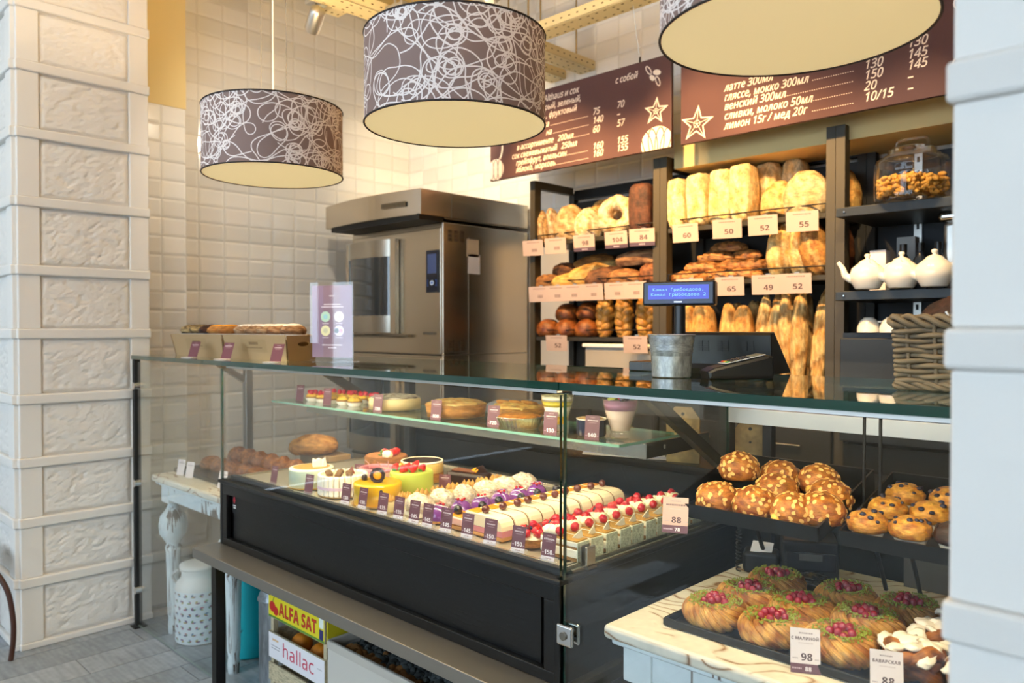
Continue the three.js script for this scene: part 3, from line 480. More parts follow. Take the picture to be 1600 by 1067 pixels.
{
  const list = [[-2.755, ''], [-2.5, ''], [-2.262, '130'], [-2.162, '130'], [-2.05, '135'], [-1.965, '135'], [-1.887, '145'], [-1.822, '145'], [-1.736, '145'], [-1.643, '145'], [-1.548, '150'], [-1.439, '150'], [-1.331, '150', 'ОТТОНЕЛЬ']];
  list.forEach(([x, n, nm], i) => {
    const k = list.length - 1 - i;
    const L = nm === 'ОТТОНЕЛЬ' ? 'burgundy price card reading 150 right beside the glass corner' : n ? `burgundy price card reading ${n}, ${ORD[k]} from the glass corner along the case front` : i ? 'burgundy price card before the nut-topped cream cake' : 'burgundy price card before the white cheesecake';
    const o = priceCard(L, 'price card', darkCard(n, !!n, nm), 0.043, 0.07, [x, TR + 0.004, -1.497], rr(-0.08, 0.1) + 0.12, 0.16, true, 'burgundy cards along the cake case');
    part(o, 'card_holder', rbox(0.046, 0.012, 0.024, 0.002, 0, 0.002, -0.004), acryl);
  });
  for (const [x, z, y, l] of [[-2.6, -1.79, 0, 'burgundy price card between the pink tart and the brown cake'], [-2.19, -1.885, 0, 'burgundy price card behind the green marzipan cake']]) priceCard(l, 'price card', darkCard('', false), 0.046, 0.062, [x, TR + 0.001 + y, z], 0.5, 0.1, true);
  const sh = [[-3.16, -1.85, '', 'before the berry-topped tartlets'], [-2.9, -1.83, '', 'beside the yellow curd tartlets'], [-2.5, -1.805, '720', 'before the powdered round cake'], [-2.14, -1.8, '800', 'before the golden pie'], [-1.85, -1.805, '720', 'before the foil-cased tart'], [-1.585, -1.793, '130', 'before the layered dessert glass'], [-1.425, -1.798, '140', 'beside the dark blue ramekin']];
  for (const [x, z, n, l] of sh) priceCard(`burgundy price card ${n ? 'reading ' + n + ' ' : ''}${l} on the glass shelf`, 'price card', darkCard(n, false), 0.047, 0.072, [x, 1.1525, z], 0.22, 0.12, true, 'burgundy cards on the glass shelf');
}

// ---------- small food builders ----------
function bumpy(r, n, amp, s = 0) { // drupelet berry
  const g = mergeVertices(new THREE.SphereGeometry(1, 18, 14), 1e-5), p = g.attributes.position, v = V(0, 0, 0), pts = [];
  for (let i = 0; i < n; i++) { const y = 1 - 2 * (i + 0.5) / n, a = i * 2.39996 + s, q = Math.sqrt(1 - y * y); pts.push(V(q * Math.cos(a), y, q * Math.sin(a))); }
  for (let i = 0; i < p.count; i++) { v.fromBufferAttribute(p, i).normalize(); let m = 9; for (const q of pts) m = Math.min(m, v.distanceTo(q)); v.multiplyScalar(r * (1 + amp * (0.5 - m * 2))); p.setXYZ(i, v.x, v.y * 1.1, v.z); }
  g.computeVertexNormals(); return g;
}
const raspGeo = bumpy(0.0115, 34, 0.34), blackGeo = bumpy(0.012, 30, 0.36, 1), blueGeo = sph(0.0068, 0, 0, 0, 14, 10), curGeo = sph(0.0052, 0, 0, 0, 12, 8);
const strawGeo = (() => { const g = lathe([[0.001, -0.019], [0.006, -0.014], [0.0115, -0.003], [0.0125, 0.005], [0.009, 0.011], [0.001, 0.0125]], 16); return g; })();
const strawHalf = (() => { const g = new THREE.LatheGeometry([[0.001, -0.02], [0.007, -0.014], [0.012, -0.002], [0.0125, 0.006], [0.008, 0.012], [0.001, 0.013]].map((p) => new THREE.Vector2(...p)), 12, 0, Math.PI); const s = extr([[-0.007, -0.014], [0.007, -0.014], [0.012, -0.002], [0.0125, 0.006], [0.008, 0.012], [-0.008, 0.012], [-0.0125, 0.006], [-0.012, -0.002]], 0.0006); return { skin: g, cut: s }; })();
function put(o, name, geo, mat, x, y, z, rx = 0, ry = 0, rz = 0, s = 1) { const m = part(o, name, geo, mat); m.position.set(x, y, z); m.rotation.set(rx, ry, rz); m.scale.setScalar(s); return m; }
const dollop = blob(0.022, 0.016, 0.02, { seg: [20, 14], flatBase: 0.6, push: (d) => 0.12 * Math.sin(5 * Math.atan2(d.z, d.x) + 4 * d.y) + 0.1 * Math.max(0, d.y) });
const peakGeo = lathe([[0.008, 0], [0.0095, 0.003], [0.007, 0.008], [0.0035, 0.013], [0.0006, 0.018]], 12);

// white ottonel slices with toasted tops and raspberries
{
  const faceTex = std(0xeef0d8, 0.5, { map: rep(grain, 1) });
  for (let i = 0; i < 10; i++) {
    const z = -1.568 - i * 0.0625, o = thing('cream_slice', `white layered cream slice with raspberries, ${ORD[i]} from the front glass beside the end pane`, 'cake slice', [-1.335, TR, z], rr(-0.05, 0.05), 'raspberry cream slices along the end glass');
    const W = 0.125, D = 0.05;
    part(o, 'sponge_layer', rbox(W - 0.004, 0.009, D - 0.003, 0.002, 0, 0.0055, 0), M.sponge);
    part(o, 'cream_layer', rbox(W, 0.022, D, 0.003, 0, 0.021, 0), M.creamWhite);
    part(o, 'sponge_layer', rbox(W - 0.003, 0.006, D - 0.002, 0.002, 0, 0.035, 0), M.sponge);
    part(o, 'cream_layer', rbox(W, 0.014, D, 0.003, 0, 0.045, 0), M.creamWhite);
    part(o, 'toasted_top', rbox(W - 0.003, 0.004, D - 0.002, 0.0015, 0, 0.0535, 0), M.toast);
    part(o, 'glazed_end', rbox(0.003, 0.05, D + 0.001, 0.001, W / 2 + 0.001, 0.0265, 0), faceTex, 'pale green glazed end');
    const tri = part(o, 'white_chocolate_triangle', extr([[-0.022, 0], [0.022, 0], [0.003 + rr(-0.006, 0.006), 0.026]], 0.002, 0.0004), M.creamWhite); tri.position.set(0.046, 0.0555, 0); tri.rotation.set(-0.3, Math.PI / 2 + rr(-0.2, 0.2), 0);
    const d = put(o, 'cream_dollop', dollop, M.cream, -0.022, 0.054, 0, 0, rnd() * 6, 0, 1.05);
    put(o, 'cream_dollop', dollop, M.cream, -0.046, 0.054, 0.004, 0, rnd() * 6, 0, 0.9);
    put(o, 'raspberry', raspGeo, M.rasp, -0.005, 0.069, 0.012, rnd() * 3, rnd() * 6, 0); put(o, 'raspberry', raspGeo, M.rasp, -0.03, 0.079, -0.006, rnd() * 3, rnd() * 6, 0, 1.08);
  }
}
// berry tartlets
{
  const shell = lathe([[0, 0.001], [0.034, 0.001], [0.046, 0.024], [0.044, 0.026], [0.033, 0.006], [0, 0.006]], 40); { const p = shell.attributes.position; for (let i = 0; i < p.count; i++) { const x = p.getX(i), z = p.getZ(i), a = Math.atan2(z, x), r = Math.hypot(x, z), k = r > 0.03 ? 1 + 0.035 * Math.sin(a * 20) : 1; p.setX(i, x * k); p.setZ(i, z * k); } shell.computeVertexNormals(); }
  for (let i = 0; i < 6; i++) {
    const o = thing('berry_tartlet', `mixed berry tartlet heaped with strawberries and raspberries, ${ORD[i]} from the front of its row`, 'tartlet', [-1.462, TR, -1.585 - i * 0.1], rnd() * 6, 'berry tartlets');
    part(o, 'shell', shell, M.crust); part(o, 'custard', blob(0.041, 0.02, 0.041, { seg: [18, 10], flatBase: 0.2 }).translate(0, 0.012, 0), M.cream);
    for (let k = 0; k < 3; k++) { const a = k * 2.1 + 0.5, h = put(o, 'strawberry_half', strawHalf.skin, M.straw, 0.017 * Math.cos(a), 0.046, 0.017 * Math.sin(a), 0.9, -a, 0.2); part(h, 'cut_face', strawHalf.cut, M.strawCut); }
    for (let k = 0; k < 5; k++) { const a = k * 1.257 + rr(0, 0.5); put(o, 'raspberry', raspGeo, M.rasp, 0.031 * Math.cos(a), 0.038 + rr(0, 0.006), 0.031 * Math.sin(a), rnd() * 3, rnd() * 6, 0, 0.95); }
    for (let k = 0; k < 5; k++) { const a = rnd() * 6.28, r = rr(0.004, 0.03); put(o, 'blueberry', blueGeo, M.blueb, r * Math.cos(a), 0.058 - r * 0.5, r * Math.sin(a)); }
    put(o, 'raspberry', raspGeo, M.rasp, 0.002, 0.06, 0.002, 1, rnd() * 6, 0);
  }
}
// mousse log slices with chocolate balls
{
  const D = 0.051, X = 0.078;
  const creamP = [[-X, 0.029], [X, 0.029], [X - 0.001, 0.04], [X - 0.006, 0.052], [X - 0.016, 0.0605], [X - 0.032, 0.0645], [-X, 0.065]];
  const lay = (y0, y1) => extr([[-X, y0], [X, y0], [X, y1], [-X, y1]], D, 0.0025);
  const edgeM = std(0x7d4c2c, 0.8), edgeG = extr([[-X - 0.001, 0], [X + 0.0006, 0], [X + 0.0006, 0.04], [X - 0.0055, 0.0525], [X - 0.0155, 0.0612], [X - 0.032, 0.0653], [-X - 0.001, 0.0658]], 0.0016);
  const g = { s: lay(0, 0.011), p: lay(0.0112, 0.0288), c: extr(creamP, D, 0.0012), gel: rbox(0.04, 0.004, D - 0.008, 0.0018, -0.05, 0.0665, 0) };
  for (let i = 0; i < 10; i++) {
    const o = thing('mousse_slice', `layered pink and cream mousse slice with chocolate ball, ${ORD[i]} from the front glass`, 'cake slice', [-1.625, TR, -1.572 - i * 0.0595], rr(-0.06, 0.06), 'mousse log slices with chocolate balls');
    part(o, 'sponge_layer', g.s, M.sponge); part(o, 'mousse_layer', g.p, M.pink, 'pink mousse layer'); part(o, 'cream_layer', g.c, M.cream); part(o, 'gel_top', g.gel, M.orangeGel, 'orange gel patch'); put(o, 'cut_edge', edgeG, edgeM, 0, 0, -D / 2 - 0.001);
    put(o, 'chocolate_ball', sph(0.0125, 0, 0, 0, 20, 14), M.choc, -0.004 + rr(-0.008, 0.004), 0.0765, rr(-0.006, 0.006));
  }
}
// blackberry cakes
for (let i = 0; i < 6; i++) {
  const o = thing('blackberry_cake', `pink frosted small cake with a blackberry and red currants, ${ORD[i]} from the front`, 'cake slice', [-1.755, TR, -1.58 - i * 0.088], rr(-0.1, 0.1), 'blackberry cakes');
  part(o, 'sponge_layer', rbox(0.074, 0.014, 0.07, 0.004, 0, 0.007, 0), M.sponge); part(o, 'mousse_layer', rbox(0.076, 0.024, 0.072, 0.006, 0, 0.026, 0), M.palePink); part(o, 'gel_top', rbox(0.066, 0.004, 0.062, 0.002, 0.004, 0.0395, 0), M.orangeGel);
  put(o, 'blackberry', blackGeo, M.blackb, rr(-0.01, 0.01), 0.053, 0.008, 0.5, rnd() * 6, 0, 1.15);
  for (let k = 0; k < 4; k++) put(o, 'red_currant', curGeo, M.currant, 0.016 + rr(-0.008, 0.012), 0.0465, -0.014 + rr(-0.012, 0.012));
}
// purple glazed domes
{
  const dome = lathe([[0, 0.052], [0.012, 0.0505], [0.024, 0.045], [0.033, 0.035], [0.038, 0.02], [0.0385, 0.008], [0.036, 0.006], [0, 0.006]], 32);
  for (let i = 0; i < 6; i++) {
    const o = thing('mousse_dome', `glossy purple glazed mousse dome, ${ORD[i]} from the front of its row`, 'dessert', [-1.862, TR, -1.585 - i * 0.09], rnd() * 6, 'purple mousse domes');
    part(o, 'biscuit', cyl(0.041, 0.042, 0.006, 0, 0.003, 0, 28), M.sponge); part(o, 'glaze_dome', dome, M.purple);
    const c = part(o, 'chocolate_curl', new THREE.TorusGeometry(0.026, 0.0016, 6, 24, 4.2).rotateX(1.2).translate(0.004, 0.046, 0), i % 2 ? M.purple : M.creamWhite);
    for (let k = 0; k < 3; k++) put(o, 'red_currant', curGeo, M.currant, 0.012 * Math.cos(k * 2), 0.054, 0.012 * Math.sin(k * 2));
  }
}
// meringue cream puffs
{
  const puff = (s) => blob(0.05, 0.036, 0.036, { seg: [30, 20], flatBase: 0.5, push: (d) => 0.16 * fbm(d.x * 2.6 + s, d.y * 3 + s, d.z * 2.6) + 0.1 * Math.abs(Math.sin(d.x * 6 + s)) , color: (d, k) => mixc(k, col(0xe9c08a), col(0xfdf3e4), 0.72 + 0.9 * fbm(d.x * 4 + s, d.y * 4, d.z * 4)) });
  for (let i = 0; i < 6; i++) {
    const o = thing('cream_puff', `powdered cream puff dessert with chocolate sticks, ${ORD[i]} from the front of its row`, 'pastry', [-1.965, TR, -1.58 - i * 0.1], rr(-0.6, 0.6), 'powdered cream puffs');
    part(o, 'base', rbox(0.085, 0.018, 0.062, 0.006, 0, 0.009, 0), M.creamWhite); part(o, 'puff', puff(i * 3.1).translate(0, 0.016, 0), M.bread);
    put(o, 'chocolate_stick', tube([[-0.03, 0, 0], [0, 0.026, 0.004], [0.03, 0.004, 0.01]], 0.0014, 12, 5), M.chocDark, 0, 0.04, 0, 0.3, i, 0);
    put(o, 'chocolate_stick', tube([[-0.02, 0, 0], [0, 0.02, 0.004], [0.026, 0.002, 0.01]], 0.0012, 12, 5), M.chocDark, 0, 0.042, 0.005, -0.4, i + 1, 0);
    put(o, 'hazelnut', sph(0.0075, 0, 0, 0, 12, 10), M.palePink, 0.028, 0.045, 0.024);
  }
}
// glass cups with cream peaks
{
  const cup = lathe([[0, 0.001], [0.022, 0.001], [0.0285, 0.045], [0.0292, 0.046], [0.028, 0.046], [0.021, 0.004], [0, 0.004]], 28), fill = lathe([[0, 0.005], [0.0208, 0.005], [0.026, 0.038], [0, 0.041]], 24);
  for (let i = 0; i < 8; i++) {
    const o = thing('dessert_cup', `small glass cup of custard with piped cream peaks, ${ORD[i]} from the front`, 'dessert cup', [-2.07, TR, -1.535 - i * 0.072], rnd(), 'custard cups with cream peaks');
    part(o, 'cup', cup, M.jarGlass); part(o, 'custard', fill, phy(i < 2 ? 0xf1e2b2 : 0xf3c878, 0.4));
    for (let k = 0; k < 7; k++) { const a = k * 1.047, r = k < 6 ? 0.0175 : 0; put(o, 'cream_peak', peakGeo, M.toast, r * Math.cos(a), 0.039, r * Math.sin(a), 0, 0, 0, 1.05); }
  }
}

// ---------- whole cakes ----------
const cakeBody = (r, h, b = 0.008) => lathe([[0, 0], [r, 0], [r, h - b], [r - b * 0.3, h - b * 0.3], [r - b, h], [0, h]], 56);
const boardG = (r) => cyl(r, r, 0.003, 0, 0.0015, 0, 40);
const gold = std(0xc9a860, 0.35, { metalness: 0.7 });
function cake(name, label, x, z, r, h, mat) { const o = thing(name, label, 'cake', [x, TR, z], 0); part(o, 'cake_board', boardG(r + 0.006), gold); const b = part(o, 'cake_body', cakeBody(r, h).translate(0, 0.003, 0), mat); return o; }
{ // yellow cake with chocolate ring
  const o = cake('yellow_cake', 'bright yellow glazed cake with a chocolate ring ornament', -2.215, -1.6, 0.085, 0.072, phy(0xf2bf12, 0.2, { clearcoat: 0.8 }));
  const ring = put(o, 'chocolate_ring', extr([...Array(28)].map((_, i) => { const a = i / 28 * 6.283, r = 0.0265 + 0.0012 * Math.sin(i * 9); return [r * Math.cos(a), r * Math.sin(a)]; }), 0.016, 0.003, [[...Array(20)].map((_, i) => { const a = -i / 20 * 6.283; return [0.0165 * Math.cos(a), 0.0165 * Math.sin(a)]; })]), M.chocDark, 0.02, 0.1, 0.015, 0, 0.75, 0);
  part(ring, 'orange_filling', blob(0.0155, 0.0155, 0.006, { seg: [14, 10], flatBase: 1, push: (d) => 0.1 * nz(d.x * 5, d.y * 5, 1) }).translate(0, -0.0155, 0), M.orangeGel);
  put(o, 'chocolate_drop', blob(0.012, 0.014, 0.01), M.chocDark, -0.05, 0.075, 0.02); put(o, 'chocolate_stem', bar([-0.05, 0.078, 0.02], [0, 0.086, 0.018], 0.0014), M.chocDark, 0, 0, 0);
  put(o, 'chocolate_drop', sph(0.006, 0, 0, 0, 12, 8), M.chocDark, 0.075, 0.055, 0.04);
}
{ // green marzipan cake with strawberries
  const o = cake('marzipan_cake', 'pale green marzipan cake topped with strawberries', -2.26, -1.785, 0.08, 0.082, phy(0xc9d95e, 0.4));
  [[0.02, 0.055], [0.045, 0.03], [0.0, 0.02], [-0.03, 0.05], [0.05, -0.01], [-0.015, -0.03]].forEach(([x, z], i) => { const s = put(o, 'strawberry', strawGeo, M.straw, x, 0.097, z, 1.3 + 0.3 * i, i, 0.4, 1.15); part(s, 'strawberry_cap', new THREE.ConeGeometry(0.009, 0.004, 6).translate(0, 0.0145, 0), M.leaf); });
  for (const [x, z] of [[-0.05, 0.01], [0.02, 0.0]]) put(o, 'physalis', sph(0.011, 0, 0, 0, 14, 10), M.orangeGel, x, 0.095, z);
}
{ // cream nut cake
  const o = cake('nut_cake', 'round cream cake with ladyfinger sides, walnuts and pink ribbon', -2.43, -1.6, 0.082, 0.066, phy(0xf3d9b0, 0.5));
  for (let k = 0; k < 26; k++) { const a = k / 26 * 6.283, f = put(o, 'ladyfinger', rbox(0.0185, 0.074, 0.012, 0.0055, 0, 0.037, 0, 2), M.creamWhite, 0.085 * Math.sin(a), 0.003, 0.085 * Math.cos(a), 0, a, 0); }
  part(o, 'ribbon', cyl(0.0925, 0.0925, 0.01, 0, 0.032, 0, 48, true), phy(0xe6c6d4, 0.3, { side: THREE.DoubleSide }), 'pale pink ribbon');
  const wal = blob(0.012, 0.009, 0.011, { seg: [16, 12], push: (d) => 0.25 * Math.abs(fbm(d.x * 5, d.y * 5, d.z * 5)), color: (d, k) => mixc(k, col(0x6b4426), col(0xc89a64), 0.5 + fbm(d.x * 6, d.y * 6, d.z * 6)) });
  [[-0.05, 0.03], [-0.01, 0.05], [0.03, 0.04], [0.05, 0.005], [-0.03, -0.01], [0.01, -0.02], [0.0, 0.015]].forEach(([x, z], i) => put(o, 'walnut', wal, M.bread, x, 0.07, z, 0, i, 0, 1.1));
  put(o, 'chocolate_triangle', extr([[-0.018, 0], [0.018, 0], [0, 0.026]], 0.002), phy(0x8a4a35, 0.3), 0.0, 0.07, -0.035, -0.2, 0.5, 0);
}
{ // white cheesecake
  const o = cake('white_cheesecake', 'white cheesecake in clear wrap with a white chocolate crown', -2.645, -1.6, 0.086, 0.07, phy(0xf4f1e2, 0.35));
  part(o, 'caramel_top', lathe([[0, 0.0745], [0.064, 0.0745], [0.07, 0.0735]], 40), M.toast);
  for (const [x, r, a] of [[0.02, 0, 0.4], [0.035, 0.2, 1.1]]) put(o, 'white_chocolate_sheet', extr([[-0.026, 0], [0.026, 0], [0.024, 0.036], [0.016, 0.028], [0, 0.034], [-0.014, 0.026], [-0.026, 0.03]], 0.002), M.creamWhite, x, 0.073, -0.015, -0.1, a, r);
  part(o, 'clear_wrap', cyl(0.0872, 0.0872, 0.068, 0, 0.037, 0, 48, true), phy(0xf2fbf2, 0.1, { transmission: 0.9, thickness: 0, side: THREE.DoubleSide }));
}
{ // pink tart
  const o = thing('pink_tart', 'pink raspberry jelly tart with pink frilled rim', 'cake', [-2.465, TR, -1.785], 0);
  part(o, 'cake_board', boardG(0.082), gold); part(o, 'cake_body', cakeBody(0.074, 0.06).translate(0, 0.003, 0), M.palePink); part(o, 'jelly', lathe([[0, 0.0655], [0.056, 0.0645], [0.058, 0.062]], 40), phy(0xb8263c, 0.1, { clearcoat: 1 }));
  part(o, 'rim', new THREE.TorusGeometry(0.066, 0.009, 10, 48).rotateX(Math.PI / 2).translate(0, 0.063, 0), M.pink);
  for (const [x, z, a] of [[-0.03, 0.02, 0.5], [0.03, 0.01, 1.5], [0.04, -0.02, 2.4]]) put(o, 'sugar_spike', tube([[0, 0, 0], [0.006, 0.02, 0], [0, 0.04, 0.004]], 0.0016, 8, 5), M.palePink, x, 0.062, z, 0.2, a, 0.3);
}
{ // brown cake with strawberries
  const o = cake('brown_cake', 'caramel brown cake with strawberries at the back of the case', -2.645, -1.955, 0.09, 0.075, std(0xb9783a, 0.7, { map: rep(grain, 3), bumpMap: rep(grainBump, 4), bumpScale: 0.003 }));
  [[0.02, 0.02], [0.045, 0.0], [0.03, -0.03]].forEach(([x, z], i) => { const s = put(o, 'strawberry', strawGeo, M.straw, x, 0.092, z, 1.4, i, 0.3, 1.3); part(s, 'strawberry_cap', new THREE.ConeGeometry(0.01, 0.005, 6).translate(0, 0.0145, 0), M.leaf); });
  put(o, 'mint_leaf', blob(0.014, 0.003, 0.008), M.leaf, 0, 0.079, 0.03); put(o, 'cream_swirl', dollop, M.cream, 0.055, 0.077, 0.035);
}
{ // chocolate topped cheesecake
  const o = cake('chocolate_cheesecake', 'cheesecake with dark chocolate topping and almond flaked sides', -2.42, -1.965, 0.085, 0.074, phy(0xedc97c, 0.5));
  part(o, 'chocolate_top', cyl(0.078, 0.078, 0.004, 0, 0.0785, 0, 40), phy(0x2a1611, 0.25, { clearcoat: 0.6 }));
  part(o, 'almond_crust', cyl(0.0868, 0.0868, 0.034, 0, 0.02, 0, 48, true), M.crust);
  part(o, 'rim', new THREE.TorusGeometry(0.0815, 0.0035, 8, 48).rotateX(Math.PI / 2).translate(0, 0.0785, 0), M.cream);
}
{ // chocolate log cake
  const o = thing('chocolate_log_cake', 'dark chocolate log cake with cinnamon sticks and orange slice', 'cake', [-2.2, TR, -2.02], 0.25);
  part(o, 'cake_board', box(0.2, 0.004, 0.1, 0, 0.002, 0), gold); part(o, 'cake_body', rbox(0.18, 0.05, 0.075, 0.016, 0, 0.029, 0, 4), M.chocDark);
  for (let k = 0; k < 4; k++) put(o, 'cinnamon_stick', bar([-0.06, 0, 0], [0.05, 0, 0.01], 0.004), std(0x6a3a1e, 0.7), -0.01, 0.058, -0.02 + k * 0.011, 0, rr(-0.15, 0.15), 0);
  put(o, 'chocolate_shard', extr([[-0.03, 0], [0.03, 0], [0.01, 0.03], [-0.01, 0.024]], 0.003), M.chocDark, 0.05, 0.054, 0.0, 0, 0.6, 0); put(o, 'orange_slice', cyl(0.016, 0.016, 0.004, 0, 0, 0, 20), M.orangeGel, 0.03, 0.062, 0.01, 0.6, 0, 0.2);
}

// ---------- upper glass shelf ----------
const SH = 1.1525;
{ // tartlets
  const sg = lathe([[0, 0.001], [0.024, 0.001], [0.033, 0.02], [0.031, 0.022], [0.023, 0.006], [0, 0.006]], 28), pc = lathe([[0.025, 0], [0.036, 0.016]], 30); { const p = pc.attributes.position; for (let i = 0; i < p.count; i++) { const x = p.getX(i), z = p.getZ(i), a = Math.atan2(z, x), k = 1 + 0.03 * Math.sin(a * 24); p.setX(i, x * k); p.setZ(i, z * k); } pc.computeVertexNormals(); }
  const paperM = std(0xf6efe4, 0.8, { side: THREE.DoubleSide });
  for (let i = 0; i < 10; i++) {
    const back = i >= 5, k = i % 5, berry = k < 2;
    const o = thing('curd_tartlet', `${berry ? 'berry-topped' : 'yellow curd'} tartlet in white paper case, ${ORD[k]} from the tiled wall in the ${back ? 'rear' : 'front'} row`, 'tartlet', [-3.11 + k * 0.083, SH, back ? -1.99 : -1.89], rnd() * 6, 'tartlets on the glass shelf');
    part(o, 'paper_case', pc, paperM); part(o, 'shell', sg, M.crust); part(o, 'curd', blob(0.03, 0.02, 0.03, { seg: [20, 12], flatBase: 0.2, push: (d) => 0.08 * Math.sin(6 * Math.atan2(d.z, d.x)) }).translate(0, 0.014, 0), phy(0xf3c54a, 0.3));
    if (berry || back) for (let q = 0; q < 4; q++) put(o, 'raspberry', raspGeo, M.rasp, 0.014 * Math.cos(q * 1.6), 0.04, 0.014 * Math.sin(q * 1.6), q, q, 0, 0.9);
  }
}
const plateG = (r) => lathe([[0, 0.001], [r * 0.7, 0.001], [r, 0.006], [r, 0.0075], [r * 0.68, 0.003], [0, 0.003]], 40);
{ // powdered cake
  const o = thing('powdered_cake', 'round cake dusted with sugar and grated chocolate on the glass shelf', 'cake', [-2.545, SH, -1.925]);
  part(o, 'plate', plateG(0.115), M.jarGlass); part(o, 'cake_body', cakeBody(0.105, 0.045).translate(0, 0.004, 0), phy(0xf0d7a0, 0.6));
  part(o, 'powder_top', blob(0.1, 0.014, 0.1, { seg: [40, 14], flatBase: 0.1, push: (d) => 0.15 * fbm(d.x * 7, 2, d.z * 7), color: (d, k) => mixc(k, col(0x6b4434), col(0xf7eadb), 0.75 + 1.6 * fbm(d.x * 5, 1, d.z * 5)) }).translate(0, 0.048, 0), M.bread);
}
function pie(label, x, z, r, h, top) {
  const o = thing('golden_pie', label, 'pie', [x, SH, z]);
  part(o, 'plate', plateG(r + 0.008), M.jarGlass); part(o, 'crust_side', lathe([[0, 0.003], [r - 0.008, 0.003], [r, h], [0, h]], 48), M.crust);
  part(o, 'filling', blob(r * 0.95, 0.02, r * 0.95, { seg: [40, 14], flatBase: 0.1, push: (d) => 0.2 * fbm(d.x * 4 + x, 2, d.z * 4), color: (d, k) => mixc(k, col(0xe08a28), col(0xf6d787), 0.6 + fbm(d.x * 6, 3, d.z * 6)) }).translate(0, h - 0.004, 0), M.breadGloss);
  if (top) { for (let k = 0; k < 3; k++) put(o, 'crust_loop', new THREE.TorusGeometry(0.026, 0.007, 8, 24).rotateX(1.35), M.crust, -0.04 + 0.04 * k, h + 0.014, 0.02 - 0.02 * k); for (let k = 0; k < 3; k++) put(o, 'cherry', sph(0.008, 0, 0, 0, 12, 9), M.currant, -0.04 + 0.04 * k, h + 0.014, 0.02 - 0.02 * k); }
}
pie('golden open pie with thick crust behind the card reading 800', -2.17, -1.925, 0.115, 0.05, false);
pie('golden pie with crust loops and cherries behind the foil tart', -1.915, -1.99, 0.1, 0.05, true);
{ // foil tart
  const o = thing('foil_tart', 'orange-topped tart in a fluted foil case on the glass shelf', 'tart', [-1.78, SH, -1.86]);
  const g = lathe([[0, 0.001], [0.062, 0.001], [0.078, 0.036], [0.081, 0.038], [0.077, 0.038], [0, 0.03]], 96); { const p = g.attributes.position; for (let i = 0; i < p.count; i++) { const x = p.getX(i), z = p.getZ(i), r = Math.hypot(x, z), a = Math.atan2(z, x), k = r > 0.06 ? 1 + 0.025 * Math.sin(a * 36) : 1; p.setX(i, x * k); p.setZ(i, z * k); } g.computeVertexNormals(); }
  part(o, 'foil_case', g, M.foil); part(o, 'filling', blob(0.074, 0.012, 0.074, { seg: [36, 12], flatBase: 0.15, push: (d) => 0.1 * fbm(d.x * 5, 1, d.z * 5), color: (d, k) => mixc(k, col(0xc86a1e), col(0xf3a64a), 0.6 + fbm(d.x * 5, 3, d.z * 5)) }).translate(0, 0.034, 0), M.breadGloss);
}
const coneGlass = lathe([[0, 0.002], [0.03, 0.002], [0.033, 0.008], [0.03, 0.014], [0.028, 0.02], [0.03, 0.022], [0.052, 0.095], [0.054, 0.118], [0.0525, 0.118], [0.05, 0.095], [0.027, 0.024], [0, 0.022]], 36);
function sundae(label, x, z, layers, top) {
  const o = thing('dessert_glass', label, 'dessert glass', [x, SH, z]);
  part(o, 'glass', coneGlass, M.jarGlass);
  const rad = (y) => y < 0.095 ? 0.0265 + (y - 0.024) / 0.071 * 0.023 : 0.0495 + (y - 0.095) / 0.023 * 0.0018;
  for (const [a, b, m] of layers) part(o, 'layer', lathe([[0, a], [rad(a), a], [rad(b), b], [0, b]], 32), m);
  top(o); return o;
}
sundae('dessert glass with yellow and white layers dusted with nuts', -1.625, -1.875, [[0.0245, 0.05, phy(0xf2c32f, 0.3)], [0.0502, 0.08, M.creamWhite], [0.0802, 0.098, phy(0xdcc63a, 0.3)], [0.0982, 0.113, M.creamWhite]], (o) => part(o, 'nut_dust', blob(0.05, 0.006, 0.05, { seg: [30, 10], flatBase: 0.2, push: (d) => 0.3 * nz(d.x * 18, 1, d.z * 18), color: (d, k) => mixc(k, col(0x9a8650), col(0xf0e6c4), 0.5 + 1.5 * nz(d.x * 22, 2, d.z * 22)) }).translate(0, 0.111, 0), M.bread));
sundae('dessert glass of lilac mousse topped with kiwi and berries', -1.385, -1.885, [[0.0245, 0.085, phy(0xe9cfc0, 0.4)], [0.0852, 0.113, phy(0xa66f94, 0.35)]], (o) => {
  put(o, 'kiwi_slice', cyl(0.02, 0.02, 0.005, 0, 0, 0, 20), phy(0x9aa845, 0.3), -0.015, 0.123, 0.012, 0.3, 0, 0.25); put(o, 'kiwi_slice', cyl(0.018, 0.018, 0.005, 0, 0, 0, 20), phy(0x8d9c3c, 0.3), -0.024, 0.119, -0.006, 0.2, 0, -0.3);
  put(o, 'raspberry', raspGeo, M.rasp, 0.0, 0.134, -0.004, 0, 0, 0, 1.1); put(o, 'raspberry', raspGeo, M.rasp, 0.013, 0.129, 0.012, 1, 0, 0, 1.1); put(o, 'blueberry', blueGeo, M.blueb, 0.026, 0.123, 0.004, 0, 0, 0, 1.4); put(o, 'blueberry', blueGeo, M.blueb, 0.022, 0.121, 0.02, 0, 0, 0, 1.3); put(o, 'mint_leaf', blob(0.013, 0.003, 0.007), M.leaf, 0.03, 0.116, -0.012);
});
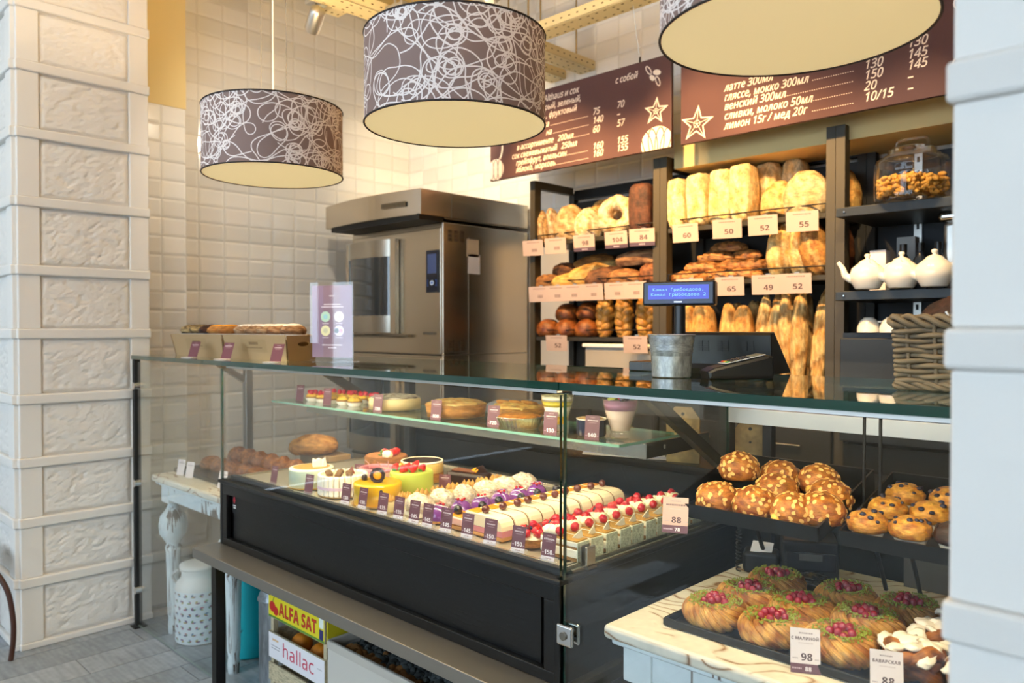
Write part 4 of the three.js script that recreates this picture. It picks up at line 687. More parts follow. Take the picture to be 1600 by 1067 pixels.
{ const o = thing('ramekin', 'dark blue round ramekin of baked cheese dessert on the glass shelf', 'ramekin', [-1.475, SH, -1.86]);
  part(o, 'dish', lathe([[0, 0.001], [0.04, 0.001], [0.045, 0.006], [0.046, 0.052], [0.043, 0.052], [0.042, 0.04], [0, 0.04]], 36), phy(0x23273f, 0.25)); part(o, 'filling', blob(0.043, 0.012, 0.043, { seg: [28, 12], flatBase: 0.2, push: (d) => 0.25 * fbm(d.x * 5, 2, d.z * 5), color: (d, k) => mixc(k, col(0xd37a22), col(0xf8dca0), 0.55 + fbm(d.x * 4, 1, d.z * 4)) }).translate(0, 0.046, 0), M.breadGloss); part(o, 'paper_rim', lathe([[0.0445, 0.05], [0.047, 0.056]], 36), std(0xf3ead8, 0.8, { side: THREE.DoubleSide })); }

// ---------- on the glass countertop ----------
{
  function kraftBox(label, x) {
    const o = thing('kraft_box', label, 'box', [x, TOP, -1.665]), W = 0.55, Hh = 0.105, D0 = 0.12, D1 = 0.16;
    part(o, 'box_floor', box(W - 0.04, 0.003, D0, 0, 0.0015, 0), M.kraft); part(o, 'raised_insert', box(W - 0.05, 0.003, 0.13, 0, 0.083, 0), M.kraftDark);
    const sideP = (s) => { const g = new THREE.BoxGeometry(W, Hh + 0.003, 0.003).translate(0, Hh / 2, 0); const p = g.attributes.position; for (let i = 0; i < p.count; i++) { const t = p.getY(i) / Hh; p.setX(i, p.getX(i) * (0.93 + 0.07 * t)); p.setZ(i, p.getZ(i) + s * (D0 / 2 + (D1 - D0) / 2 * t)); } g.computeVertexNormals(); return g; };
    part(o, 'side_panel', sideP(1), M.kraft); part(o, 'side_panel', sideP(-1), M.kraft);
    for (const s of [-1, 1]) { const h = [...Array(16)].map((_, i) => { const a = -i / 16 * 6.283; return [0.026 * Math.cos(a), 0.07 + 0.01 * Math.sin(a)]; }); const g = extr([[-D0 / 2, 0], [D0 / 2, 0], [D1 / 2, Hh], [-D1 / 2, Hh]], 0.003, 0, [h]); const m = part(o, 'end_panel', g, M.kraftDark); m.position.x = s * (W / 2 - 0.008); m.rotation.set(0, Math.PI / 2, 0); m.rotateX(s * 0.17); }
    const t = canvasTex(256, 64, (c) => { c.fillStyle = '#a98b63'; c.fillRect(0, 0, 256, 64); squiggle(c, 128, 14, 90, 14, '#6f5538'); squiggle(c, 128, 42, 150, 4, '#6f5538'); });
    const f = part(o, 'front_print', new THREE.PlaneGeometry(0.22, 0.055), std(0xffffff, 0.8, { map: t })); f.position.set(0, 0.06, 0.0735); f.rotation.x = Math.atan(0.02 / Hh) ;
    return o;
  }
  kraftBox('brown kraft tray box holding nut-coated eclairs near the pillar', -3.655); kraftBox('brown kraft tray box holding powdered eclairs beside the acrylic stand', -3.09);
  const eg = (s, c1, c2, amp) => blob(0.04, 0.028, 0.062, { seg: [24, 18], flatBase: 0.6, push: (d) => amp * fbm(d.x * 7 + s, d.y * 7, d.z * 7), color: (d, k) => mixc(k, col(c1), col(c2), 0.45 + 1.3 * fbm(d.x * 8 + s, d.y * 8, d.z * 8)) });
  const pap = std(0xf3efe8, 0.8, { side: THREE.DoubleSide }), sleeve = lathe([[0.037, 0], [0.044, 0.022]], 20); { const p = sleeve.attributes.position; for (let i = 0; i < p.count; i++) { p.setZ(i, p.getZ(i) * 1.45); } sleeve.computeVertexNormals(); }
  const kinds = [['nut-coated chocolate eclair', 0x2a1812, 0xe3c489, 0.2], ['nut-coated chocolate eclair', 0x2a1812, 0xe0c080, 0.2], ['dark chocolate eclair', 0x2b1913, 0x6a3c20, 0.1], ['orange glazed eclair', 0xc9792a, 0xe9a95a, 0.06], ['orange glazed eclair', 0xb96a26, 0xe2a050, 0.06], ['brown choux eclair', 0x9a6a3e, 0xd4b088, 0.08], ['brown choux eclair', 0x8f6038, 0xcaa47c, 0.08], ['brown choux eclair', 0xa06c40, 0xdcbb93, 0.08], ['brown choux eclair', 0x9a6238, 0xc89d72, 0.08], ['brown choux eclair', 0x8a5a34, 0xcaa078, 0.08]];
  kinds.forEach(([l, a, b, am], i) => { const second = i >= 5, k = i % 5, o = thing('eclair', `${l} in white paper, ${ORD[k]} from the pillar side of the ${second ? 'powdered' : 'nut-coated'} eclair box`, 'eclair', [(second ? -3.09 : -3.655) - 0.2 + k * 0.1, TOP + 0.086, -1.665], rr(-0.15, 0.15), 'eclairs in the kraft boxes'); part(o, 'choux', eg(i * 2.3, a, b, am).translate(0, 0.02, 0), M.bread); part(o, 'paper_case', sleeve, pap); if (i > 2) part(o, 'icing', blob(0.026, 0.01, 0.045, { seg: [18, 10], flatBase: 0.1, push: (d) => 0.1 * nz(d.x * 5 + i, 1, d.z * 5) }).translate(0, 0.055, 0), i < 5 ? M.orangeGel : M.powder); });
  [[-3.5, 'first'], [-3.17, 'second'], [-2.75, 'third']].forEach(([x, k], i) => { const o = priceCard(`burgundy price card with white strip before the kraft boxes, ${k} from the pillar`, 'price card', darkCard('', false), 0.055, 0.075, [x, TOP + 0.001, -1.505], 0.35, 0.35, true, 'burgundy cards before the kraft boxes'); part(o, 'white_strip', rbox(0.06, 0.002, 0.035, 0.0008, 0, 0.0015, 0.02), M.paper); });
  // acrylic menu stand
  const st = thing('acrylic_menu_stand', 'clear acrylic stand with lilac macaron flyer beside the kraft boxes', 'menu stand', [-2.655, TOP, -1.7], 0.42);
  const fly = canvasTex(320, 512, (x, w, h) => { x.fillStyle = '#8d7690'; x.fillRect(0, 0, w, h); x.fillStyle = '#8a6f80'; x.fillRect(90, 0, 130, h); squiggle(x, 160, 70, 44, 8, '#d8d0da'); squiggle(x, 160, 130, 130, 8, '#ece4ee'); squiggle(x, 160, 148, 170, 8, '#ece4ee'); const C = ['#b9d8c4', '#efe6e0', '#e8e3b8', '#e2d8ea']; for (let i = 0; i < 4; i++) { const cx = 108 + (i % 2) * 108, cy = 222 + Math.floor(i / 2) * 100; x.fillStyle = C[i]; x.beginPath(); x.arc(cx, cy, 38, 0, 7); x.fill(); x.fillStyle = ['#9ecfd6', '#e9c3c0', '#cfd0b0', '#5e7078'][i]; x.beginPath(); x.arc(cx + (i === 3 ? -20 : 0), cy, 18, 0, 7); x.fill(); if (i === 3) { x.fillStyle = '#d9a8b8'; x.beginPath(); x.arc(cx + 14, cy, 14, 0, 7); x.fill(); } squiggle(x, cx, cy + 46, 50, 6, '#dcd2de'); } squiggle(x, 160, 420, 160, 8, '#ece4ee'); squiggle(x, 160, 440, 60, 8, '#ece4ee'); });
  part(st, 'flyer', new THREE.PlaneGeometry(0.185, 0.285).translate(0, 0.16, 0), std(0xffffff, 0.6, { map: fly, side: THREE.DoubleSide }));
  part(st, 'acrylic_sheet', box(0.2, 0.315, 0.003, 0, 0.1575, 0.004), M.jarGlass); part(st, 'foot', box(0.2, 0.003, 0.08, 0, 0.0015, 0), M.jarGlass);
  // galvanised bucket
  const b = thing('metal_bucket', 'small galvanised metal bucket beside the customer display', 'bucket', [-1.15, TOP, -1.795]);
  part(b, 'bucket_body', lathe([[0, 0.001], [0.05, 0.001], [0.052, 0.004], [0.0545, 0.06], [0.0545, 0.066], [0.0575, 0.07], [0.0565, 0.075], [0.058, 0.08], [0.057, 0.086], [0.059, 0.09], [0.0615, 0.113], [0.0605, 0.113], [0.057, 0.09], [0.05, 0.004], [0, 0.004]], 48), M.galv);
  part(b, 'rolled_rim', new THREE.TorusGeometry(0.0618, 0.002, 8, 48).rotateX(Math.PI / 2).translate(0, 0.114, 0), M.galv);
  // customer display on a pole
  const d = thing('customer_display', 'black customer display on a pole showing blue text', 'display', [-1.265, TOP, -2.02], 0.36);
  const lcd = canvasTex(512, 160, (x, w, h) => { x.fillStyle = '#3a44c8'; x.fillRect(0, 0, w, h); x.fillStyle = '#86d8ff'; x.font = '46px monospace'; x.textAlign = 'center'; x.fillText('Канал Грибоедова,', 256, 66, 440); x.fillText('Канал Грибоедова 2', 256, 122, 470); });
  part(d, 'housing', rbox(0.215, 0.072, 0.05, 0.006, 0, 0.236, 0), M.blackPlastic);
  part(d, 'bezel', rbox(0.205, 0.064, 0.004, 0.0015, 0, 0.237, 0.0255), std(0x1c2440, 0.25));
  part(d, 'screen', new THREE.PlaneGeometry(0.18, 0.042).translate(0, 0.24, 0.0278), std(0x101018, 0.2, { map: lcd, emissive: 0xffffff, emissiveMap: lcd, emissiveIntensity: 1.1 }), 'blue lit text screen');
  { const l = new THREE.PointLight(0x5a66ff, 0.01); l.position.set(-1.25, TOP + 0.24, -1.98); l.castShadow = true; scene.add(l); }
  part(d, 'brand_mark', box(0.024, 0.004, 0.0006, 0, 0.211, 0.0276), M.alu);
  part(d, 'pole', cyl(0.017, 0.018, 0.2, 0, 0.1, 0, 24), M.blackPlastic); part(d, 'base', [cyl(0.05, 0.055, 0.012, 0, 0.006, 0, 28)], M.blackPlastic);
  // till terminal seen from behind
  const p = thing('till_terminal', 'black sloping till terminal seen from behind on the countertop', 'till', [-1.145, TOP, -2.1], 0.1);
  const prof = [[-0.1, 0], [0.09, 0], [0.1, 0.016], [0.062, 0.028], [0.07, 0.112], [0.058, 0.12], [0.04, 0.122], [-0.09, 0.012]];
  const pg = extr(prof, 0.3, 0.004).rotateY(-Math.PI / 2); part(p, 'housing', pg, M.blackPlastic);
  for (const [x, n] of [[-0.06, 2], [0, 2], [0.075, 2]]) for (let k = 0; k < n; k++) for (let q = 0; q < 5; q++) { const s = part(p, 'vent_slot', box(0.014, 0.0035, 0.002), M.blackFlat); s.position.set(x + k * 0.019, 0.068 + q * 0.0065, 0.0685 + q * 0.0006); }
  part(p, 'base_unit', rbox(0.11, 0.03, 0.12, 0.004, -0.235, 0.015, 0.03), M.blackPlastic); part(p, 'port_panel', box(0.045, 0.016, 0.002, -0.22, 0.016, 0.0905), std(0x3a3d42, 0.5));
  // card terminal
  const c = thing('card_terminal', 'black card payment terminal with keypad in front of the till', 'card terminal', [-1.0, TOP, -1.875], -0.75);
  part(c, 'housing', extr([[-0.085, 0], [0.085, 0], [0.09, 0.02], [0.085, 0.058], [0.07, 0.062], [-0.07, 0.03], [-0.09, 0.02]], 0.078, 0.008).rotateY(-Math.PI / 2).rotateY(Math.PI), M.blackPlastic);
  const face = part(c, 'keypad_plate', rbox(0.062, 0.002, 0.11, 0.0008), std(0xb9bcc0, 0.4)); face.position.set(0, 0.0515, -0.012); face.rotation.x = 0.225;
  for (let r = 0; r < 5; r++) for (let q = 0; q < 3; q++) { const k = part(face, 'key', rbox(0.013, 0.004, 0.009, 0.0015), r === 4 ? [std(0xc2272c, 0.4), std(0xd9b62e, 0.4), std(0x2f8a4a, 0.4)][q] : std(0x23262c, 0.5)); k.position.set(-0.018 + q * 0.018, 0.002, -0.01 + r * 0.0135); }
  part(face, 'terminal_screen', box(0.05, 0.003, 0.026, 0, 0.001, -0.036), std(0x6e7466, 0.3));
  part(c, 'stand_foot', rbox(0.06, 0.006, 0.08, 0.002, 0, 0.003, 0), M.blackPlastic);
}
{ // wicker basket with dark bread
  const X = 0.36, Z = 0.22, Hh = 0.155, o = thing('wicker_basket', 'grey-brown woven wicker basket on the countertop by the pillar', 'basket', [-0.395, TOP, -1.86], 0.05); o.scale.set(1, 1.07, 1);
  const path = (t, k, ph, amp) => { // rounded rectangle, woven in and out
    const P = 2 * (X + Z), s = ((t % 1) + 1) % 1 * P; let x, z, nx, nzv; const a = X, b = Z;
    if (s < a) { x = -a / 2 + s; z = b / 2; nx = 0; nzv = 1; } else if (s < a + b) { x = a / 2; z = b / 2 - (s - a); nx = 1; nzv = 0; } else if (s < 2 * a + b) { x = a / 2 - (s - a - b); z = -b / 2; nx = 0; nzv = -1; } else { x = -a / 2; z = -b / 2 + (s - 2 * a - b); nx = -1; nzv = 0; }
    const w = amp * Math.sin(t * Math.PI * k + ph), f = 0.9 + 0.1 * 1; return V(x + nx * w, 0, z + nzv * w);
  };
  const K = 22;
  for (let r = 0; r < 11; r++) { const pts = []; for (let i = 0; i < 110; i++) { const q = path(i / 110, K, r % 2 ? Math.PI : 0, 0.0055); q.y = 0.02 + r * 0.0098 + 0.0015 * Math.sin(i * 0.7 + r); const f = 0.95 + 0.05 * q.y / Hh; q.x *= f; q.z *= f; pts.push(q); } part(o, 'weaver', tube(pts, 0.0047 + rr(0, 0.0008), 260, 6, true), M.wicker); }
  for (let i = 0; i < K; i++) { const q = path((i + 0.5) / K, K, 0, 0); part(o, 'stake', bar([q.x * 0.95, 0.006, q.z * 0.95], [q.x, Hh - 0.02, q.z], 0.0042, 7), M.wicker); }
  for (let s = 0; s < 3; s++) { const pts = []; for (let i = 0; i < 120; i++) { const q = path(i / 120, 26, s * 2.09, 0.009); q.y = 0.137 + 0.009 * Math.cos(i / 120 * Math.PI * 26 + s * 2.09); pts.push(q); } part(o, 'rim_braid', tube(pts, 0.0062, 300, 7, true), M.wicker); const pb = []; for (let i = 0; i < 120; i++) { const q = path(i / 120, 26, s * 2.09, 0.006); q.x *= 0.96; q.z *= 0.96; q.y = 0.011 + 0.005 * Math.cos(i / 120 * Math.PI * 26 + s * 2.09); pb.push(q); } part(o, 'foot_braid', tube(pb, 0.005, 300, 7, true), M.wicker); }
  part(o, 'basket_floor', box(X * 0.93, 0.006, Z * 0.93, 0, 0.012, 0), M.wicker);
  part(o, 'liner', [box(X * 0.9, 0.11, 0.003, 0, 0.07, Z / 2 * 0.9), box(X * 0.9, 0.11, 0.003, 0, 0.07, -Z / 2 * 0.9), box(0.003, 0.11, Z * 0.9, -X / 2 * 0.9, 0.07, 0), box(0.003, 0.11, Z * 0.9, X / 2 * 0.9, 0.07, 0)], std(0x4e3d30, 0.8));
  const rye = (s) => blob(0.085, 0.06, 0.075, { seg: [26, 18], push: (d) => 0.12 * fbm(d.x * 3 + s, d.y * 3, d.z * 3), color: (d, k) => mixc(k, col(0x2a1815), col(0x5a3326), 0.4 + 0.9 * fbm(d.x * 4 + s, d.y * 4, d.z * 4)) });
  solo('dark_rye_loaf', 'dark brown rye loaf leaning at the front corner of the wicker basket', 'bread', rye(1), M.bread, [-0.455, TOP + 0.115, -1.845], [0.2, 0.4, 0.3]); solo('dark_rye_loaf', 'dark chocolate-brown loaf heaped highest in the wicker basket', 'bread', rye(5), M.bread, [-0.35, TOP + 0.14, -1.87], [0, 1.2, -0.2]);
  solo('ribbon_band', 'silver-white curved handle band in the wicker basket', 'handle', tube([[-0.47, TOP + 0.165, -1.755], [-0.455, TOP + 0.145, -1.752], [-0.42, TOP + 0.15, -1.755], [-0.36, TOP + 0.175, -1.765], [-0.31, TOP + 0.215, -1.78]], 0.005, 24, 8), M.alu);
}

// ---------- trays over the right-hand table ----------
function bakeTray(label, x0, x1, zf, zb, yf, yb, rise) {
  const W = x1 - x0, D = Math.hypot(zf - zb, yb - yf), o = thing('black_tray', label, 'tray', [(x0 + x1) / 2, (yf + yb) / 2, (zf + zb) / 2]); o.rotation.x = Math.atan2(yb - yf, zf - zb);
  part(o, 'tray_floor', box(W, 0.004, D, 0, 0, 0), M.blackMetal); part(o, 'tray_side', box(W, 0.034, 0.004, 0, 0.015, D / 2), M.blackMetal); part(o, 'tray_side', box(W, rise, 0.004, 0, rise / 2, -D / 2), M.blackMetal);
  for (const s of [-1, 1]) part(o, 'tray_side', extr([[-D / 2, 0], [D / 2, 0], [D / 2, rise], [-D / 2, 0.032]], 0.004).rotateY(Math.PI / 2).translate(s * W / 2, 0, 0), M.blackMetal);
  for (const s of [-1, 1]) part(o, 'support_rod', bar([s * (W / 2 - 0.02), -0.002, -D / 2 + 0.02], [s * (W / 2 - 0.02), -0.3, -D / 2 - 0.1], 0.006), M.blackMetal);
  return o;
}
bakeTray('black sloping tray of almond brioches behind the front glass', -1.06, -0.69, -1.66, -1.99, 1.02, 1.075, 0.06);
bakeTray('black sloping tray of blueberry muffins beside the pillar', -0.655, -0.3, -1.69, -2.02, 1.015, 1.07, 0.06);
for (const [x, l] of [[-0.672, 'black hanging rod beside the almond brioche tray'], [-0.636, 'black hanging rod beside the muffin tray']]) { const o = thing('hanging_rod', l, 'rod', [x, 1.06, -1.87]); part(o, 'rod', bar([0, 0, 0], [0, 0.21, 0], 0.004), M.blackMetal); part(o, 'hook', tube([[0, 0.21, 0], [0.004, 0.222, 0.006], [0.018, 0.225, 0.012]], 0.004, 10, 6), M.blackMetal); }
{
  const flake = extr([...Array(10)].map((_, i) => { const a = i / 10 * 6.283; return [0.0062 * Math.cos(a), 0.0043 * Math.sin(a)]; }), 0.0012).rotateX(-Math.PI / 2);
  const P = [[-0.965, 0.02, -1.715], [-0.985, 0.02, -1.86], [-0.9, 0.014, -1.92], [-0.868, 0.02, -1.72], [-0.865, 0.03, -1.825], [-0.79, 0.03, -1.9], [-0.775, 0.02, -1.72], [-0.735, 0.03, -1.83], [-0.72, 0.024, -1.745]];
  const lab = ['at the front corner by the price card', 'tallest at the rear, above the corner one', 'half hidden at the rear', 'second along the tray front', 'in the middle of the heap', 'at the back of the heap', 'third along the tray front', 'at the far end by the tray wall', 'at the front end nearest the muffins'];
  const slope = 0.055 / 0.33;
  P.forEach(([x, dy, z], i) => {
    const o = thing('almond_brioche', `golden brioche coated with almond flakes, ${lab[i]}`, 'brioche', [x, 1.02 + (-1.66 - z) * slope + 0.006 + (i === 1 ? 0.03 : i === 5 ? 0.01 : 0), z], rnd() * 6, 'almond brioches in the black tray');
    const R = 0.0505, f = (d) => 0.08 * fbm(d.x * 2.4 + i * 3, d.y * 2.4, d.z * 2.4);
    part(o, 'bun', blob(R * 1.05, R * 0.86, R, { seg: [30, 20], flatBase: 0.6, push: f, color: (d, k) => mixc(k, col(0x98481a), col(0xdc8c34), 0.5 + 0.9 * fbm(d.x * 3 + i, d.y * 3, d.z * 3)) }), M.breadGloss);
    const fl = [];
    for (let q = 0; q < 58; q++) { const y = 1 - 1.4 * (q + rnd()) / 58, a = q * 2.4 + rr(-0.5, 0.5), s = Math.sqrt(Math.max(0, 1 - y * y)), d = V(s * Math.cos(a), y, s * Math.sin(a)), r = 1 + f(d); const g = flake.clone(); g.rotateY(rnd() * 6); g.applyQuaternion(new THREE.Quaternion().setFromUnitVectors(V(0, 1, 0), V(d.x + rr(-0.3, 0.3), d.y, d.z + rr(-0.3, 0.3)).normalize())); g.translate(d.x * R * 1.06 * r, d.y * R * 0.87 * r + R * 0.86 * 0.6, d.z * R * 1.01 * r); fl.push(g); }
    part(o, 'almond_flakes', fl, std(0xe9b566, 0.6)).userData.kind = 'stuff';
    put(o, 'custard_end', blob(0.016, 0.014, 0.012, { seg: [14, 10] }), std(0xeeb94e, 0.5), 0.034, 0.004, 0.028);
  });
  // muffins
  const cup = lathe([[0.027, 0], [0.036, 0.022], [0.0375, 0.024]], 48); { const p = cup.attributes.position; for (let i = 0; i < p.count; i++) { const x = p.getX(i), z = p.getZ(i), a = Math.atan2(z, x), k = 1 + 0.03 * Math.sin(a * 24); p.setX(i, x * k); p.setZ(i, z * k); } cup.computeVertexNormals(); }
  const MP = [[-0.615, -1.735, 'at the front corner'], [-0.605, -1.83, 'behind the corner one'], [-0.6, -1.93, 'at the rear corner'], [-0.53, -1.74, 'in the middle of the tray front'], [-0.51, -1.94, 'at the rear middle'], [-0.52, -1.84, 'in the very middle'], [-0.445, -1.745, 'x']];
  MP.forEach(([x, z, l], i) => {
    const dark = i === 6, o = thing('muffin', dark ? 'dark chocolate muffin in white paper case beside the pillar' : `golden blueberry muffin, ${l} of the muffin tray`, 'muffin', [x, 1.02 + (-1.69 - z) * slope, z], rnd() * 6, dark ? undefined : 'blueberry muffins');
    part(o, 'paper_case', cup, std(0xeee8dc, 0.8, { side: THREE.DoubleSide })); const f = (d) => 0.07 * fbm(d.x * 2.5 + i * 2, d.y * 2.5, d.z * 2.5);
    part(o, 'muffin_top', blob(0.042, 0.03, 0.042, { seg: [30, 18], flatBase: 0.5, push: f, color: (d, k) => dark ? mixc(k, col(0x26150f), col(0x4a2a1c), 0.5 + fbm(d.x * 5, d.y * 5, d.z * 5)) : mixc(k, col(0xb9651a), col(0xf0b04a), 0.55 + fbm(d.x * 2.6 + i, d.y * 2.6, d.z * 2.6)) }).translate(0, 0.016, 0), M.breadGloss);
    for (let q = 0; q < 9; q++) { const a = q * 2.4 + i, y = rr(0.35, 0.98), s = Math.sqrt(1 - y * y); put(o, dark ? 'chocolate_chip' : 'blueberry', blob(0.0055, 0.004, 0.005, { seg: [10, 8], push: (d) => 0.2 * nz(d.x * 4 + q, d.y * 4, d.z * 4) }), dark ? M.chocDark : M.blueb, 0.0415 * s * Math.cos(a), 0.0295 + 0.0295 * y, 0.0415 * s * Math.sin(a), 0, a, 0, rr(0.8, 1.4)); }
  });
  const pk = priceCard('pale pink price card reading 88 between cake case and almond brioches', 'price card', lightCard('88', '', '78', '#cfa898'), 0.062, 0.086, [-1.03, 0.982, -1.625], 0.45, 0.3, false);
  part(pk, 'card_clip', box(0.012, 0.04, 0.004, 0.02, 0.06, -0.03), M.steelDark);
}

const phyRasp = phy(0x9c1030, 0.22, { clearcoat: 0.6 });

// ---------- on the right-hand table ----------
{
  const T = 0.7755, o = thing('baking_tray', 'flat black baking tray of pistachio and raspberry danishes', 'tray', [-0.635, T, -1.8]);
  part(o, 'tray_floor', rbox(0.76, 0.004, 0.47, 0.0015, 0, 0.003, 0), M.blackMetal);
  for (const s of [-1, 1]) { part(o, 'tray_rim', rbox(0.77, 0.018, 0.008, 0.003, 0, 0.011, s * 0.237), M.blackMetal); part(o, 'tray_rim', rbox(0.008, 0.018, 0.466, 0.003, s * 0.382, 0.011, 0), M.blackMetal); }
  const DP = [[-0.93, -1.645, 'at the front corner of the tray'], [-0.915, -1.79, 'second back along the tray end'], [-0.915, -1.935, 'at the rear corner by the black printer'], [-0.785, -1.645, 'second along the tray front'], [-0.785, -1.79, 'in the middle of the heap'], [-0.74, -1.95, 'standing apart at the rear'], [-0.645, -1.815, 'behind the card reading 98'], [-0.64, -1.66, 'right behind the price card reading 98'], [-0.6, -1.955, 'half hidden behind the iced pastries']];
  const ringG = (i) => { // twisted ring of dough strands
    const g = []; for (let s = 0; s < 6; s++) { const pts = []; for (let k = 0; k < 54; k++) { const a = k / 54 * 6.283, tw = a * 3 + s * 1.047 + i + 0.5 * Math.sin(2 * a + i); const r = 0.043 + (0.016 + 0.003 * Math.sin(3 * a + i)) * Math.cos(tw), y = 0.022 + 0.0125 * Math.sin(tw); pts.push(V(r * Math.cos(a) * 1.14, y, r * Math.sin(a))); } g.push(tube(pts, 0.0088 + rr(0, 0.002), 120, 7, true)); } return g;
  };
  const doughCols = (g, i, a, b) => { const p = g.attributes.position, c = new Float32Array(p.count * 3), k = new THREE.Color(); for (let q = 0; q < p.count; q++) { mixc(k, col(a), col(b), 0.55 + 1.3 * fbm(p.getX(q) * 40 + i, p.getY(q) * 40, p.getZ(q) * 40)); c.set([k.r, k.g, k.b], 3 * q); } g.setAttribute('color', new THREE.BufferAttribute(c, 3)); return g; };
  const crumb = new THREE.IcosahedronGeometry(0.0023, 0);
  DP.forEach(([x, z, l], i) => {
    const d = thing('raspberry_danish', `twisted danish with raspberry centre and pistachio crumbs, ${l}`, 'danish', [x, T + 0.005, z], rnd() * 6, 'raspberry danishes on the baking tray'); d.scale.set(1.1, 1.35, 1.1);
    ringG(i).forEach((g, s) => part(d, 'dough_strand', doughCols(g, i * 3 + s, 0xb5682a, 0xf5b860), M.breadGloss));
    part(d, 'custard', blob(0.034, 0.016, 0.032, { seg: [20, 12], flatBase: 0.3, push: (q) => 0.15 * fbm(q.x * 4 + i, q.y * 4, q.z * 4) }).translate(0, 0.022, 0), phy(0xe9c04e, 0.35));
    for (let q = 0; q < 9; q++) { const a = q * 2.4, r = 0.0065 * Math.sqrt(q) + 0.002; put(d, 'berry', sph(0.0082, 0, 0, 0, 14, 10), phyRasp, 1.25 * r * Math.cos(a), 0.047 - r * 0.35 + rr(0, 0.004), 1.25 * r * Math.sin(a), 0, 0, 0, rr(0.85, 1.1)); }
    const cr = []; for (let q = 0; q < 230; q++) { const a = rnd() * 6.283, r = rr(0.024, 0.056), c = crumb.clone(); c.scale(rr(0.6, 1.3), rr(0.5, 1), rr(0.6, 1.3)); c.rotateY(rnd() * 6); const yy = 0.037 + 0.009 * Math.cos((r - 0.044) / 0.02 * 1.4); c.translate(r * Math.cos(a) * 1.1, yy, r * Math.sin(a)); cr.push(c); }
    part(d, 'pistachio_crumbs', cr, std(0x8f9a34, 0.7)).userData.kind = 'stuff';
  });
  // iced pastries
  const IP = [[-0.5, -1.66, 'lowest by the tray front'], [-0.49, -1.79, 'in the middle of the iced heap'], [-0.47, -1.93, 'at the rear of the iced heap'], [-0.38, -1.66, 'beside the pillar at the tray front'], [-0.375, -1.8, 'beside the pillar, second row']];
  IP.forEach(([x, z, l], i) => {
    const d = thing('iced_pastry', `brown knotted pastry with white icing, ${l}`, 'pastry', [x, T + 0.006, z], rnd() * 6, 'iced pastries');
    const kn = [...Array(4)].map((_, s) => { const pts = []; for (let k = 0; k < 14; k++) { const a = k / 14 * 6.283; pts.push(V((0.034 + 0.014 * Math.sin(2 * a + s)) * Math.cos(a + s * 1.5), 0.02 + s * 0.011 + 0.012 * Math.sin(3 * a + s), (0.034 + 0.01 * Math.cos(3 * a)) * Math.sin(a + s * 1.5))); } return tube(pts, 0.0145, 60, 9, true); });
    kn.forEach((g, s) => part(d, 'dough_loop', doughCols(g, i * 5 + s, 0x7a3a14, 0xc97a35), M.breadGloss));
    for (let q = 0; q < 10; q++) { const a = q * 2.4 + i, r = 0.01 + 0.004 * q; put(d, 'icing', blob(0.026, 0.01, 0.018, { seg: [18, 10], flatBase: 0.4, push: (v) => 0.3 * fbm(v.x * 2 + q + i, v.y * 2, v.z * 2) }), M.glaze, r * 1.15 * Math.cos(a), 0.078 + rr(-0.006, 0.004) - r * 0.45, r * 1.15 * Math.sin(a), rr(-0.5, 0.5), rnd() * 6, rr(-0.5, 0.5)); }
  });
  priceCard('white price card reading 98 leaning on the black baking tray', 'price card', lightCard('98', 'С МАЛИНОЙ', '88'), 0.058, 0.088, [-0.668, T, -1.545], 0.5, 0.22, false);
  priceCard('white price card reading БАВАРСКАЯ before the iced pastries', 'price card', lightCard('88', 'БАВАРСКАЯ', '78'), 0.058, 0.088, [-0.51, T, -1.545], 0.42, 0.22, false);
  // receipt printer and its cable
  const p = thing('receipt_printer', 'black receipt printer with curled paper on the right-hand table', 'printer', [-0.93, T, -2.165], 0.5);
  part(p, 'housing', rbox(0.15, 0.115, 0.13, 0.008, 0, 0.0575, 0), M.blackPlastic); part(p, 'front_cover', rbox(0.13, 0.05, 0.008, 0.003, 0, 0.06, 0.067), std(0x25272b, 0.2)); part(p, 'label_plate', box(0.06, 0.018, 0.001, 0, 0.072, 0.0715), std(0x55524c, 0.5));
  part(p, 'crumpled_wrap', blob(0.05, 0.02, 0.02, { seg: [26, 16], push: (d) => 0.4 * fbm(d.x * 4, d.y * 4, d.z * 4) }).translate(0, 0.004, 0.085), phy(0x1a1d22, 0.12, { clearcoat: 1 }));
  const s = thing('label_scanner', 'black cable reel device with a slip of white paper on the table', 'device', [-1.05, T, -2.12], 0.4);
  part(s, 'body', rbox(0.1, 0.06, 0.08, 0.012, 0, 0.03, 0), M.blackPlastic); part(s, 'paper_slip', extr([[-0.03, -0.02], [0.03, -0.016], [0.034, 0.02], [-0.024, 0.024]], 0.0008).rotateX(-1.0).translate(0, 0.07, 0.01), M.paper);
  const coil = []; for (let k = 0; k < 140; k++) { const t = k / 140, a = t * 70; coil.push(V(-0.06 + 0.006 * Math.cos(a), 0.006 + t * 0.12, 0.05 + 0.006 * Math.sin(a))); } part(s, 'coiled_cable', tube(coil, 0.0022, 420, 5), M.blackFlat);
  // dark screen board behind the trays
  solo('back_board', 'dark taupe board standing behind the pastry table', 'board', box(0.85, 0.15, 0.02, -0.28, T + 0.075, -2.27), std(0x57514a, 0.7));
}
